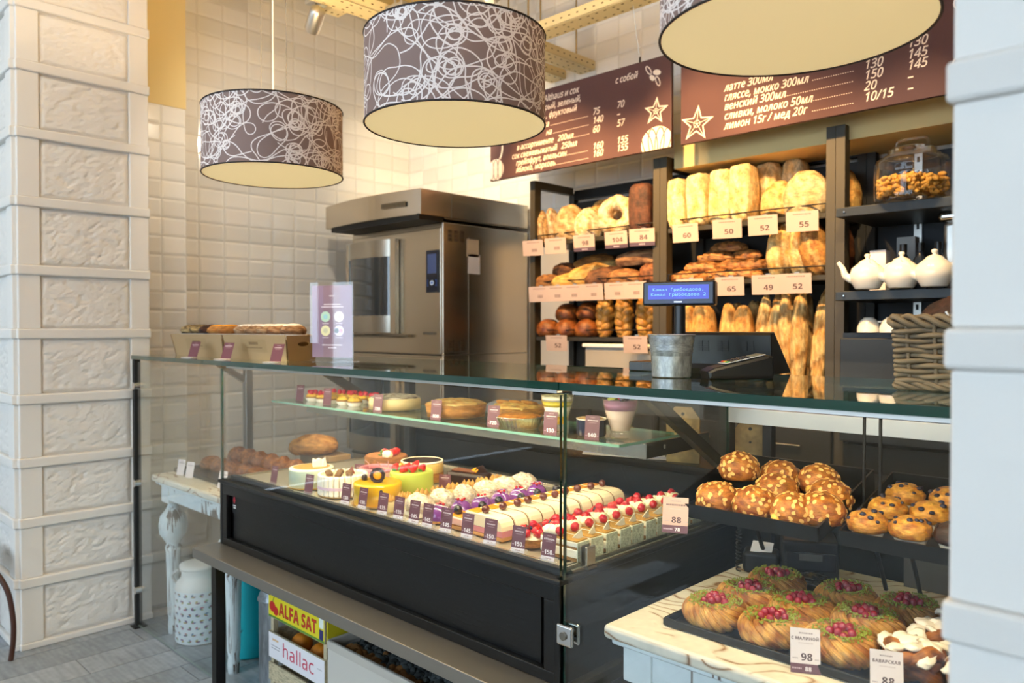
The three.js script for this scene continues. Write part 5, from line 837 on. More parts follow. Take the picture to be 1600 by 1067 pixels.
// steel edge of the staff shelf behind the trays
{
  const o = thing('staff_shelf', 'stainless shelf edge on the staff side below the countertop', 'shelf', [-0.48, 1.19, -2.3]);
  part(o, 'edge_strip', box(1.44, 0.046, 0.004, 0, 0.023, 0.1), M.alu); part(o, 'shelf_plate', box(1.44, 0.004, 0.2, 0, 0.044, 0), M.steelDark);
  for (const s of [-1, 1]) part(o, 'shelf_leg', box(0.03, 1.19, 0.03, s * 0.66, -0.595, -0.05), M.blackMetal);
  for (const [x, l, h] of [[-1.5, 'pale wooden tag board with cut corners behind the lilac dessert', 0.2], [-1.24, 'second pale wooden tag board near the countertop brace', 0.17]]) {
    const w = thing('wooden_tag_board', l, 'board', [x, 1.0, -2.42], 0.35); part(w, 'board', extr([[-0.06, 0], [0.06, 0], [0.06, h - 0.04], [0.03, h], [-0.03, h], [-0.06, h - 0.04]], 0.01, 0.001), std(0xb89c66, 0.6, { map: rep(grain, 2) })); part(w, 'string_hole', cyl(0.006, 0.006, 0.012, 0, 0, 0, 12).rotateX(Math.PI / 2).translate(0, h - 0.025, 0), M.blackFlat); part(w, 'screw', cyl(0.004, 0.004, 0.012, 0, 0, 0, 10).rotateX(Math.PI / 2).translate(0, h - 0.07, 0), M.blackFlat);
  }
  const c = thing('staff_worktop', 'dark staff worktop behind the glass counter', 'worktop', [-1.75, 0, -2.52]);
  part(c, 'worktop', rbox(2.5, 0.03, 0.3, 0.003, 0, 0.985, 0), M.blackMetal); part(c, 'cabinet_body', box(2.46, 0.87, 0.28, 0, 0.535, 0), M.blackFlat); part(c, 'plinth', box(2.4, 0.1, 0.24, 0, 0.05, 0), M.blackFlat);
  // washed up things seen through the case
  const bk = thing('paper_stack', 'stack of pale lilac wrapping papers behind the mousse slices', 'paper', [-1.75, 1.0, -2.46], 0.3); for (let k = 0; k < 5; k++) part(bk, 'sheet', box(0.34 - k * 0.01, 0.006, 0.2, rr(-0.01, 0.01), 0.003 + k * 0.0065, 0, 0, rr(-0.08, 0.08)), k % 2 ? std(0xb7b2c4, 0.6) : std(0xd8cfc6, 0.6));
  const pb = thing('plastic_bag', 'grey blue plastic sack with round black print behind the cakes', 'bag', [-2.35, 1.0, -2.48], 0.2);
  part(pb, 'sack', blob(0.2, 0.085, 0.06, { seg: [40, 24], e: 3.4, flatBase: 0.96, push: (d) => 0.06 * fbm(d.x * 4, d.y * 4, d.z * 4) }), phy(0x7d8794, 0.35)); part(pb, 'ring_print', [new THREE.TorusGeometry(0.062, 0.004, 6, 40).scale(1, 1, 0.3).translate(0, 0.09, 0.062), new THREE.TorusGeometry(0.034, 0.003, 6, 32).scale(1, 1, 0.3).translate(0, 0.09, 0.063)], M.blackFlat);
  const tp = thing('chrome_tap', 'small chrome tap behind the chocolate topped cheesecake', 'tap', [-2.78, 1.0, -2.48], 0.3); part(tp, 'tap_body', cyl(0.016, 0.018, 0.07, 0, 0.035, 0, 20), M.chrome); part(tp, 'spout', tube([[0, 0.06, 0], [0, 0.1, 0.0], [0, 0.105, 0.03], [0, 0.08, 0.06]], 0.008, 20, 10), M.chrome); part(tp, 'lever', bar([0, 0.07, 0], [0.04, 0.09, 0], 0.004), M.chrome);
}

// ---------- on the left table: baked pastries ----------
{
  const T = 0.7755, tr = thing('baking_tray', 'dark baking tray of brown pastries on the table by the pillar', 'tray', [-3.5, T, -1.78]);
  part(tr, 'tray_floor', rbox(0.7, 0.004, 0.42, 0.0015, 0, 0.003, 0), M.blackMetal); for (const s of [-1, 1]) { part(tr, 'tray_rim', rbox(0.71, 0.018, 0.008, 0.003, 0, 0.011, s * 0.212), M.blackMetal); part(tr, 'tray_rim', rbox(0.008, 0.018, 0.416, 0.003, s * 0.352, 0.011, 0), M.blackMetal); }
  for (let i = 0; i < 12; i++) { const r = Math.floor(i / 6), k = i % 6, s = i * 2.7; solo('brown_bun', `brown glazed bun on the left tray, ${ORD[k]} from the pillar in the ${r ? 'rear' : 'front'} row`, 'bun', blob(0.056, 0.042 + (r ? 0.02 : 0), 0.05, { seg: [26, 18], push: (d) => 0.08 * fbm(d.x * 3 + s, d.y * 3, d.z * 3) + 0.05 * Math.sin(d.x * 9), color: (d, q) => mixc(q, col(0x7a3c1c), col(0xc98448), 0.5 + fbm(d.x * 4 + s, d.y * 4, d.z * 4)) }), M.breadGloss, [-3.78 + k * 0.112, T + 0.005, r ? -1.86 : -1.72], [0, rr(-0.4, 0.4), 0], 'brown buns on the left tray'); }
  solo('golden_loaf', 'long golden loaf at the table end beside the white cheesecake', 'bread', blob(0.14, 0.06, 0.07, { seg: [34, 20], push: (d) => 0.05 * fbm(d.x * 3, d.y * 3, d.z * 3) + 0.04 * Math.sin(d.x * 14 + d.z * 4), color: (d, q) => mixc(q, col(0x8a5420), col(0xd9a05a), 0.5 + fbm(d.x * 4, d.y * 4, d.z * 4)) }), M.bread, [-3.25, T + 0.11, -1.98], [0, 0.3, 0.1]);
  solo('loaf_riser', 'low wooden riser under the long golden loaf', 'riser', rbox(0.26, 0.11, 0.12, 0.004, -3.25, T + 0.055, -2.04), M.kraft);
  [[-3.74, 'first'], [-3.64, 'second'], [-3.3, 'third']].forEach(([x, k]) => priceCard(`pale price card on the left pastry tray, ${k} from the pillar`, 'price card', lightCard(''), 0.05, 0.075, [x, T + 0.001, -1.545], 0.3, 0.2, false, 'pale cards on the left tray'));
}

// ---------- oven ----------
{
  const x0 = -4.12, x1 = -3.25, zf = -2.79, zb = -3.47, W = x1 - x0, D = zf - zb, o = thing('bakery_oven', 'tall stainless steel bakery oven with curved hood and glass door', 'oven', [(x0 + x1) / 2, 0, (zf + zb) / 2]);
  const F = D / 2;
  part(o, 'body', rbox(W, 1.98, D, 0.006, 0, 1.08, 0), M.ovenSteel);
  part(o, 'plinth', box(W - 0.06, 0.09, D - 0.06, 0, 0.045, 0), M.blackFlat);
  // hood with a bowed front
  const hp = []; for (let i = 0; i <= 16; i++) { const t = i / 16; hp.push([-W / 2 - 0.06 + (W + 0.06) * t, -(F + 0.155) - 0.05 * Math.sin(t * Math.PI)]); }
  const hood = extr([[-W / 2 - 0.06, D / 2], ...hp, [W / 2, D / 2]], 0.14, 0.004).rotateX(-Math.PI / 2).translate(0, 2.165, 0);
  { const p = hood.attributes.position; hood.computeVertexNormals(); }
  const hd = part(o, 'hood', hood, M.ovenSteel);
  part(o, 'hood_underside', box(W - 0.02, 0.03, 0.17, 0, 2.085, F + 0.075), M.blackFlat);
  part(o, 'hood_seam', box(0.002, 0.14, 0.004, W / 2 + 0.001, 2.165, F - 0.06), M.steelDark);
  const mk = canvasTex(256, 48, (x) => { x.fillStyle = '#b0a798'; x.fillRect(0, 0, 256, 48); squiggle(x, 128, 10, 230, 28, '#8f8778'); });
  // the two oven chambers
  for (const [y, h, full] of [[1.34, 0.7, true], [0.62, 0.7, false]]) {
    const c = part(o, 'chamber_front', rbox(W - 0.02, h, 0.012, 0.004, 0, y + h / 2, F + 0.004), M.ovenSteel);
    part(o, 'seam_gap', box(W - 0.02, 0.006, 0.006, 0, y - 0.006, F + 0.005), M.blackFlat);
    const band = (yy, hh) => { const g = new THREE.CylinderGeometry(0.34, 0.34, hh, 40, 1, true, -0.72, 1.44); return g.scale(1, 1, 0.55).translate(-0.2, yy, F - 0.105); };
    const dm = std(0xb4ada0, 0.28, { metalness: 1, side: THREE.DoubleSide });
    const door = part(o, 'door', band(y + 0.615, 0.1), dm, 'curved steel door'); part(door, 'lower_band', band(y + 0.17, 0.1), dm);
    for (const [fx, fw] of [[-0.425, 0.03], [0.035, 0.05]]) part(door, 'door_frame', box(fw, 0.55, 0.03, fx, y + 0.39, F + 0.03), M.ovenSteel);
    const gl = new THREE.CylinderGeometry(0.335, 0.335, 0.35, 40, 1, true, -0.7, 1.4).scale(1, 1, 0.55).translate(-0.2, y + 0.392, F - 0.105);
    part(door, 'door_glass', gl, phy(0x2c3236, 0.04, { clearcoat: 1, side: THREE.DoubleSide }));
    part(o, 'inner_chamber', box(0.42, 0.38, 0.012, -0.2, y + 0.39, F + 0.012), std(0x2a2722, 0.5));
    for (let k = 0; k < 6; k++) part(o, 'rack_rung', bar([-0.04, y + 0.24 + k * 0.06, F + 0.035], [-0.1, y + 0.24 + k * 0.06, F + 0.05], 0.006), M.chrome);
    part(o, 'rack_post', bar([-0.07, y + 0.21, F + 0.05], [-0.07, y + 0.57, F + 0.05], 0.007), M.chrome);
    part(o, 'handle', [bar([-0.38, y + 0.1, F + 0.04], [0.16, y + 0.1, F + 0.04], 0.009, 10), bar([0.13, y + 0.1, F + 0.01], [0.13, y + 0.1, F + 0.04], 0.006)], M.steelDark);
    part(o, 'name_strip', box(0.11, 0.014, 0.003, 0.33, y + 0.115, F + 0.0115), M.steelDark);
    if (full) {
      const cp = canvasTex(128, 384, (x) => { x.fillStyle = '#1b2030'; x.fillRect(0, 0, 128, 384); x.fillStyle = '#4a5a86'; x.fillRect(16, 30, 96, 180); x.fillStyle = '#24407c'; x.fillRect(10, 268, 108, 60); x.fillStyle = '#0e1424'; x.beginPath(); x.arc(64, 298, 44, 0, 7); x.fill(); x.fillStyle = '#dfe6f2'; x.beginPath(); x.arc(64, 298, 22, 0, 7); x.fill(); x.fillStyle = '#3a64b8'; x.beginPath(); x.arc(64, 298, 12, 0, 7); x.fill(); });
      const cpn = part(o, 'control_panel', rbox(0.105, 0.235, 0.01, 0.003, 0.36, y + 0.46, F + 0.013), std(0x151a26, 0.3)); part(cpn, 'touch_screen', new THREE.PlaneGeometry(0.1, 0.23).translate(0.36, y + 0.46, F + 0.0185), std(0xffffff, 0.25, { map: cp }));
    }
    for (const yy of [0.66, 0.05]) for (let k = 0; k < 3; k++) for (let q = 0; q < 3; q++) part(o, 'side_vent', box(0.003, 0.018, 0.028, W / 2 + 0.001, y + yy - q * 0.022 + 0.02, F - 0.05 - k * 0.045), std(0x4a3a2a, 0.6));
  }
  part(o, 'side_seam', [box(0.003, 1.9, 0.006, W / 2 + 0.001, 1.05, F - 0.19), box(0.003, 0.008, D - 0.02, W / 2 + 0.001, 2.09, 0), box(0.003, 0.006, D - 0.02, W / 2 + 0.001, 1.335, 0)], M.steelDark);
  for (const [y, z, h] of [[1.94, -0.22, 0.1], [1.85, -0.23, 0.11]]) part(o, 'notice_paper', box(0.002, h, 0.09, W / 2 + 0.003, y, F + z), h > 0.1 ? M.paper : std(0xcbb9a0, 0.6));
  const nm = part(o, 'hood_mark', new THREE.PlaneGeometry(0.19, 0.028), std(0xb0a798, 0.35, { metalness: 0.8, map: mk })); nm.position.set(0.24, 2.16, F + 0.193); nm.rotation.y = 0.13;
}

// ---------- bread shelf units ----------
const SB = { z0: -3.47, z1: -3.1, top: 2.285 };
const posts = [-2.886, -2.052, -1.232, -0.41];
function shelfUnit(label, x0, x1, levels, first) {
  const YB = 1.1905, o = thing('bread_shelf_unit', label, 'shelf unit', [(x0 + x1) / 2, 0, (SB.z0 + SB.z1) / 2]), W = x1 - x0, D = SB.z1 - SB.z0;
  for (const s of [-1, 1]) { const x = s * (W / 2 - 0.018);
    part(o, 'front_post', box(0.036, SB.top - YB, 0.05, x, (SB.top + YB) / 2, D / 2 - 0.025), M.olive); part(o, 'rear_post', box(0.036, SB.top - 0.03 - YB, 0.04, x, (SB.top - 0.03 + YB) / 2, -D / 2 + 0.02), M.oliveIn); part(o, 'top_side_rail', box(0.036, 0.04, D - 0.09, x, SB.top - 0.02, 0), M.olive);
  }
  part(o, 'top_back_rail', box(W - 0.07, 0.05, 0.03, 0, SB.top - 0.04, -D / 2 + 0.02), M.blackMetal);
  part(o, 'back_panel', box(W - 0.07, 1.0, 0.008, 0, 1.705, -D / 2 + 0.012), M.darkPanel);
  for (const y of levels) {
    part(o, 'shelf_board', box(W - 0.074, 0.022, D - 0.06, 0, y - 0.011, -0.005), M.blackMetal);
    part(o, 'wire_rail', [bar([-W / 2 + 0.03, y + 0.035, D / 2 - 0.012], [W / 2 - 0.03, y + 0.035, D / 2 - 0.012], 0.003), bar([-W / 2 + 0.04, y, D / 2 - 0.012], [-W / 2 + 0.04, y + 0.035, D / 2 - 0.012], 0.003), bar([W / 2 - 0.04, y, D / 2 - 0.012], [W / 2 - 0.04, y + 0.035, D / 2 - 0.012], 0.003)], M.blackMetal);
    part(o, 'card_rail', box(W - 0.08, 0.02, 0.004, 0, y - 0.012, D / 2 - 0.01), M.oliveIn);
  }
  return o;
}
const L1 = 1.95, L2 = 1.7, L3 = 1.44, L3b = 1.225;
shelfUnit('dark metal bread shelf unit beside the oven', posts[0], posts[1] - 0.001, [L1, L2, L3]);
shelfUnit('dark metal bread shelf unit holding tin loaves and baguettes', posts[1] + 0.001, posts[2] - 0.001, [L1, L2, L3b]);
{ // third unit: black shelves with jar, teapots and cups
  const x0 = posts[2] + 0.001, x1 = posts[3], o = thing('crockery_shelf_unit', 'black shelf unit with nut jar and teapots beside the bread', 'shelf unit', [(x0 + x1) / 2, 0, -3.27]), W = x1 - x0;
  for (const s of [-1, 1]) { part(o, 'front_post', box(0.036, SB.top, 0.05, s * (W / 2 - 0.018), SB.top / 2, 0.145), M.olive); part(o, 'rear_post', box(0.036, SB.top - 0.03, 0.04, s * (W / 2 - 0.018), SB.top / 2 - 0.015, -0.18), M.oliveIn); part(o, 'top_side_rail', box(0.036, 0.04, 0.28, s * (W / 2 - 0.018), SB.top - 0.02, -0.02), M.olive); }
  part(o, 'slotted_strip', [box(0.03, 0.9, 0.012, -W / 2 + 0.2, 1.75, -0.18)], M.alu);
  for (let k = 0; k < 16; k++) part(o, 'slot', box(0.01, 0.022, 0.002, -W / 2 + 0.2, 1.35 + k * 0.055, -0.1735), M.blackFlat);
  part(o, 'back_panel', box(W - 0.08, 1.05, 0.008, 0, 1.68, -0.19), std(0x1c2026, 0.6));
  for (const y of [1.945, 1.625]) { part(o, 'shelf_board', rbox(W - 0.074, 0.036, 0.42, 0.003, 0, y - 0.018, 0.05), std(0x23282d, 0.45)); part(o, 'rivet', [cyl(0.005, 0.005, 0.004, -W / 2 + 0.07, y - 0.018, 0.262, 10).translate(0, 0, 0)].map((g) => g), M.chrome); }
  part(o, 'lower_shelf', box(W - 0.074, 0.02, 0.36, 0, 1.455, 0), M.blackMetal); part(o, 'drawer_front', rbox(W - 0.076, 0.4, 0.03, 0.004, 0, 1.245, 0.2), std(0x1e2328, 0.45)); part(o, 'cabinet_body', box(W - 0.08, 1.02, 0.36, 0, 0.52, 0), M.blackFlat);
  // peanut jar
  const j = thing('nut_jar', 'large glass jar of peanuts with glass lid on the black shelf', 'jar', [-0.935, 1.946, -3.05]);
  part(j, 'jar_body', lathe([[0, 0.003], [0.118, 0.003], [0.125, 0.01], [0.127, 0.13], [0.118, 0.152], [0.092, 0.165], [0.09, 0.165], [0.115, 0.15], [0.1235, 0.13], [0.1215, 0.012], [0, 0.008]], 48), M.jarGlass);
  part(j, 'lid', lathe([[0, 0.196], [0.07, 0.194], [0.08, 0.188], [0.081, 0.17], [0.094, 0.167], [0.094, 0.163], [0.078, 0.165], [0.076, 0.186], [0, 0.191]], 40), M.jarGlass);
  part(j, 'lid_handle', tube([[-0.055, 0.194, 0], [-0.05, 0.222, 0], [0, 0.228, 0], [0.05, 0.222, 0], [0.055, 0.194, 0]], 0.007, 30, 8), M.jarGlass);
  const nut = blob(0.018, 0.0085, 0.0085, { seg: [14, 10], flatBase: 1, push: (d) => -0.16 * Math.max(0, 1 - 6 * Math.abs(d.x)) }), N = 420, im = new THREE.InstancedMesh(nut, std(0xc9953f, 0.7), N), mm = new THREE.Matrix4(), q = new THREE.Quaternion(), e = new THREE.Euler();
  let n = 0; while (n < N) { const r = 0.106 * Math.sqrt(rnd()), a = rnd() * 6.283, hmax = 0.088 - 0.03 * Math.pow(r / 0.11, 2) + 0.012 * nz(Math.cos(a) * 2, r * 20, 1), y = n < 220 ? hmax - rr(0, 0.012) : rr(0.012, hmax); const rad = n < 220 ? r : rr(0.095, 0.107); e.set(rr(-0.5, 0.5), rnd() * 6, rr(-0.5, 0.5)); q.setFromEuler(e); mm.compose(V(rad * Math.cos(a), y, rad * Math.sin(a)), q, V(1, 1, 1).multiplyScalar(rr(0.85, 1.1))); im.setMatrixAt(n, mm); im.setColorAt(n, col(0xffffff).multiplyScalar(rr(0.75, 1.05))); n++; }
  im.name = 'peanuts'; im.userData = { label: 'peanuts filling the large glass jar', category: 'nuts', kind: 'stuff' }; im.position.set(-0.935, 1.946, -3.05); im.castShadow = true; scene.add(im);
  // teapots
  const body = lathe([[0, 0.002], [0.04, 0.002], [0.044, 0.006], [0.058, 0.03], [0.062, 0.05], [0.055, 0.074], [0.036, 0.089], [0.03, 0.091]], 36), lid = lathe([[0.033, 0.09], [0.026, 0.099], [0.01, 0.105], [0.006, 0.107], [0.007, 0.11], [0.011, 0.116], [0.009, 0.122], [0, 0.124]], 28);
  const spout = (() => { const c = new THREE.CatmullRomCurve3([V(-0.045, 0.035, 0), V(-0.075, 0.05, 0), V(-0.085, 0.075, 0), V(-0.102, 0.098, 0)]); const g = new THREE.TubeGeometry(c, 20, 0.012, 12); const p = g.attributes.position; for (let i = 0; i <= 20; i++) { const ct = c.getPointAt(i / 20), k = 1.35 - 0.75 * i / 20; for (let r = 0; r <= 12; r++) { const id = i * 13 + r; p.setXYZ(id, ct.x + (p.getX(id) - ct.x) * k, ct.y + (p.getY(id) - ct.y) * k, ct.z + (p.getZ(id) - ct.z) * k); } } g.computeVertexNormals(); return g; })();
  const hnd = tube([[0.052, 0.07, 0], [0.08, 0.085, 0], [0.1, 0.07, 0], [0.092, 0.045, 0], [0.058, 0.03, 0]], 0.0065, 26, 8);
  [[-1.075, 'next to the shelf post'], [-0.955, 'in the middle of the three'], [-0.84, 'third along, with its handle showing']].forEach(([x, l], i) => { const t = thing('teapot', `white ceramic teapot on the black shelf, ${l}`, 'teapot', [x, 1.626, -2.99 - (i === 2 ? 0 : 0.02)], i === 2 ? 0.15 : 0.3, 'white teapots'); t.scale.y = 1.1; part(t, 'pot_body', body, M.ceramic); part(t, 'lid', lid, M.ceramic); part(t, 'spout', spout, M.ceramic); part(t, 'handle', hnd, M.ceramic); });
  const cupG = lathe([[0.041, 0.001], [0.043, 0.001], [0.042, 0.02], [0.033, 0.045], [0.02, 0.055], [0.02, 0.059], [0, 0.058]], 32);
  [[-1.1, -3.1], [-1.01, -3.08], [-0.92, -3.08], [-0.83, -3.1]].forEach(([x, z], i) => { const t = thing('cup', `upturned white cup on the low black shelf, ${ORD[i]} from the shelf post`, 'cup', [x, 1.466, z], 0, 'upturned white cups'); part(t, 'cup_body', cupG, M.ceramic); part(t, 'handle', tube([[0.038, 0.012, 0], [0.058, 0.02, 0], [0.05, 0.04, 0], [0.034, 0.042, 0]], 0.004, 16, 6), M.ceramic); });
  // coffee machine and bottles behind the teapots
  const cm = thing('coffee_machine', 'silver coffee machine half hidden behind the teapots', 'coffee machine', [-0.72, 1.626, -3.25]); part(cm, 'housing', rbox(0.4, 0.2, 0.2, 0.02, 0.06, 0.15, 0), M.alu); part(cm, 'top_dome', rbox(0.42, 0.04, 0.24, 0.018, 0.06, 0.265, 0.01), M.chrome); part(cm, 'base', rbox(0.38, 0.05, 0.2, 0.01, 0.06, 0.025, 0), M.blackPlastic);
  [[-0.99], [-0.93], [-0.87]].forEach(([x], i) => { const b = thing('syrup_bottle', `dark capped bottle behind the teapots, ${ORD[i]} from the shelf post`, 'bottle', [x, 1.626, -3.14], 0, 'dark bottles behind the teapots'); part(b, 'bottle_body', lathe([[0, 0.001], [0.026, 0.001], [0.026, 0.11], [0.012, 0.135], [0.012, 0.15]], 20), phy(0x1a2230, 0.15)); part(b, 'cap', cyl(0.013, 0.013, 0.03, 0, 0.16, 0, 16), M.blackPlastic); });
  solo('white_carton', 'small white carton standing behind the teapots', 'carton', rbox(0.06, 0.16, 0.05, 0.002, -1.085, 1.706, -3.17), M.paper);
  solo('grey_carton', 'grey carton behind the white carton on the teapot shelf', 'carton', rbox(0.07, 0.22, 0.05, 0.002, -1.03, 1.736, -3.32), std(0x9a9a98, 0.6));
}
// work counter below the bread shelves
{
  const o = thing('back_counter', 'dark counter with worktop below the bread shelves', 'counter', [-2.06, 0, -3.285]); const W = 1.66;
  part(o, 'cabinet_body', box(W, 1.16, 0.34, 0, 0.58, -0.01), M.blackFlat); part(o, 'worktop', box(W, 0.03, 0.37, 0, 1.175, 0), M.blackMetal); for (let k = 0; k < 4; k++) { const d = part(o, 'cabinet_door', rbox(0.4, 0.9, 0.018, 0.004, -0.615 + k * 0.41, 0.62, 0.172), M.darkPanel); part(d, 'handle', bar([-0.615 + k * 0.41 - 0.08, 1.0, 0.195], [-0.615 + k * 0.41 + 0.08, 1.0, 0.195], 0.005), M.steelDark); }
  const c = thing('white_crate', 'white plastic crate under the lowest bread shelf beside the bucket', 'crate', [-2.31, 1.191, -3.26]); part(c, 'crate_body', [box(0.4, 0.2, 0.006, 0, 0.1, 0.14), box(0.4, 0.2, 0.006, 0, 0.1, -0.14), box(0.006, 0.2, 0.28, -0.2, 0.1, 0), box(0.006, 0.2, 0.28, 0.2, 0.1, 0), box(0.4, 0.006, 0.28, 0, 0.003, 0)], std(0x9d968c, 0.6)); part(c, 'crate_rim', [rbox(0.43, 0.02, 0.02, 0.006, 0, 0.205, 0.145), rbox(0.43, 0.02, 0.02, 0.006, 0, 0.205, -0.145), rbox(0.02, 0.02, 0.3, 0.006, -0.205, 0.205, 0), rbox(0.02, 0.02, 0.3, 0.006, 0.205, 0.205, 0)], M.white);
}
// shelf cards
{
  const U = 'pale cards on the bread shelves';
  const rows = [['on the top shelf beside the oven', L1, [[-2.835, ''], [-2.675, ''], [-2.482, '98', 1], [-2.282, '104', 1], [-2.131, '84', 1]]], ['below the tin loaves', L1, [[-1.894, '60'], [-1.687, '50'], [-1.521, '52'], [-1.353, '55']]], ['on the middle shelf beside the oven', L2, [[-2.79, ''], [-2.67, ''], [-2.555, ''], [-2.428, ''], [-2.281, ''], [-2.17, '']]], ['below the brown twists', L2, [[-1.87, ''], [-1.673, '65'], [-1.503, '49'], [-1.378, '52']]], ['below the round buns', L3, [[-2.666, '52'], [-2.167, '52']]]];
  for (const [l, y, cs] of rows) cs.forEach(([x, n, s], i) => { const o = priceCard(`pale ${s ? 'purple-striped ' : ''}card${n ? ' reading ' + n : ''}, ${ORD[i]} from the left ${l}`, 'price card', wideCard(n, s), 0.125, 0.082, [x, y - 0.075, -3.072], rr(0.1, 0.3), -0.12, false, U); part(o, 'card_clip', box(0.02, 0.012, 0.006, 0, 0.082, -0.016), M.steelDark); });
}

// ---------- breads ----------
const crustCol = (a, b, s, f = 3.2, bias = 0.5, amp = 0.9) => (d, k) => mixc(k, col(a), col(b), bias + amp * fbm(d.x * f + s, d.y * f, d.z * f));
function loafMesh(label, geo, x, y, z, rot = [0, 0, 0], group, name = 'bread_loaf', mat = M.bread) { return solo(name, label, 'bread', geo, mat, [x, y, z], rot, group); }
const lump = (s, a) => (d) => a * fbm(d.x * 2.4 + s, d.y * 2.4, d.z * 2.4);
{
  // first unit, top shelf
  const G1 = 'breads on the top shelf beside the oven';
  const slashed = (s, rx, ry, rz, c1, c2, fl) => blob(rx, ry, rz, { seg: [40, 26], flatBase: 0.6, push: (d) => 0.05 * fbm(d.x * 2 + s, d.y * 2, d.z * 2) + (Math.abs(Math.sin(d.x * 6 + d.z * 3 + s)) < 0.2 ? -0.07 : 0), color: (d, k) => { crustCol(c1, c2, s)(d, k); if (Math.abs(Math.sin(d.x * 6 + d.z * 3 + s)) < 0.24) k.lerp(col(fl), 0.7); } });
  loafMesh('small split roll leaning upright next to the shelf post', slashed(1, 0.045, 0.115, 0.05, 0xb98545, 0xe9cf9c, 0x7a4c22), -2.845, L1, -3.17, [0, 0.3, 0.12], G1);
  loafMesh('split roll standing behind the leaning roll', slashed(2, 0.045, 0.125, 0.05, 0xb07a3c, 0xf0ddb6, 0x8a5a2c), -2.79, L1, -3.21, [0, 0.2, 0.2], G1);
  loafMesh('round floury boule with a dimple on the oven-side top shelf', blob(0.1, 0.125, 0.085, { seg: [36, 24], push: (d) => lump(3, 0.06)(d) - 0.12 * Math.max(0, 1 - 5 * Math.hypot(d.x + 0.3, d.y - 0.1, d.z - 0.9)), color: crustCol(0xa9763a, 0xe6cd9a, 3) }), -2.675, L1, -3.19, [0, 0, 0], G1);
  loafMesh('golden boule behind the dimpled boule', blob(0.1, 0.145, 0.07, { push: lump(5, 0.06), color: crustCol(0xb9772a, 0xf0c878, 5) }), -2.555, L1, -3.33, [0, 0.5, 0], G1);
  loafMesh('flour-dusted scored boule in front', slashed(8, 0.08, 0.1, 0.07, 0xd9b06a, 0xf7ecd2, 0xb07a3c), -2.53, L1, -3.17, [0, 0.4, 0], G1);
  loafMesh('tall scored white loaf behind the ring bread', slashed(11, 0.08, 0.145, 0.07, 0xd9ac60, 0xf9f0da, 0xb98040), -2.44, L1, -3.32, [0, 0.2, 0], G1);
  { const g = new THREE.TorusGeometry(0.066, 0.04, 20, 44); const p = g.attributes.position, c = new Float32Array(p.count * 3), k = new THREE.Color(); for (let i = 0; i < p.count; i++) { const x = p.getX(i), y = p.getY(i), z = p.getZ(i), f = 1 + 0.06 * fbm(x * 18, y * 18, z * 18) - 0.05 * (Math.abs(Math.sin(Math.atan2(y, x) * 5)) < 0.2 ? 1 : 0); p.setXYZ(i, x * f, y * f, z * f); mixc(k, col(0xc58f48), col(0xf6e6c2), 0.65 + fbm(x * 26, y * 26, z * 26)); c.set([k.r, k.g, k.b], i * 3); } g.setAttribute('color', new THREE.BufferAttribute(c, 3)); g.computeVertexNormals(); g.translate(0, 0.106, 0); loafMesh('ring-shaped floury bread standing upright', g, -2.36, L1, -3.17, [-0.15, 0.35, 0], G1, 'ring_bread'); }
  loafMesh('pale baguette end behind the ring bread', blob(0.055, 0.14, 0.05, { flatBase: 0.95, push: lump(14, 0.05), color: crustCol(0xd3a051, 0xf6deaa, 14) }), -2.3, L1, -3.36, [0, 0, -0.15], G1);
  loafMesh('dark brown rye brick loaf standing on end', blob(0.06, 0.122, 0.06, { e: 5, flatBase: 0.96, seg: [36, 28], push: lump(17, 0.03), color: crustCol(0x3a1f16, 0x6a3c26, 17) }), -2.195, L1, -3.17, [0, 0.2, 0], G1);
  loafMesh('second dark rye brick loaf behind the first', blob(0.06, 0.135, 0.06, { e: 5, flatBase: 0.96, seg: [36, 28], push: lump(18, 0.03), color: crustCol(0x44241a, 0x7a4630, 18) }), -2.165, L1, -3.33, [0, 0.2, 0], G1);
  // first unit, middle shelf
  const G2 = 'breads on the middle shelf beside the oven', long = (s, l, r, a, b) => blob(l, r, r, { seg: [40, 22], e: 2.3, push: (d) => lump(s, 0.05)(d) + 0.03 * Math.sin(d.x * 16 + d.z * 3), color: crustCol(a, b, s, 3.5) });
  loafMesh('short dark seeded loaf at the oven end, lower', long(21, 0.08, 0.05, 0x7a4a22, 0xb98040), -2.8, L2, -3.16, [0, 0.3, 0], G2); loafMesh('short dark seeded loaf at the oven end, upper', long(22, 0.08, 0.055, 0x5a3018, 0x9a6230), -2.77, L2 + 0.06, -3.27, [0, 0.3, 0], G2);
  loafMesh('brown loaf leaning behind the yellow loaves', long(23, 0.13, 0.06, 0x8a5220, 0xc98a3c), -2.62, L2 + 0.09, -3.34, [0, 0.4, 0.15], G2);
  loafMesh('long golden loaf lying lengthwise', long(24, 0.17, 0.06, 0xc88a30, 0xf6d084), -2.53, L2 + 0.04, -3.25, [0.1, 0.75, 0.12], G2); loafMesh('long pale golden loaf in front', long(25, 0.13, 0.05, 0xc98c38, 0xf2c870), -2.62, L2, -3.17, [0, 0.6, 0.05], G2);
  loafMesh('dark crackled loaf in the middle', long(26, 0.125, 0.065, 0x3c2014, 0x8f5c38), -2.42, L2, -3.2, [0.05, 0.7, 0.05], G2); loafMesh('oval brown loaf at the front edge', long(27, 0.1, 0.052, 0x7a4a24, 0xb98450), -2.3, L2, -3.165, [0, 0.12, 0], G2);
  loafMesh('floury long loaf lying on top', long(28, 0.15, 0.052, 0x6a3a20, 0xd0a070), -2.26, L2 + 0.1, -3.26, [0, 0.15, 0.03], G2); loafMesh('reddish brown loaf beside the post', long(29, 0.07, 0.07, 0x5f3018, 0xa5663a), -2.15, L2, -3.2, [0, 0.3, 0], G2);
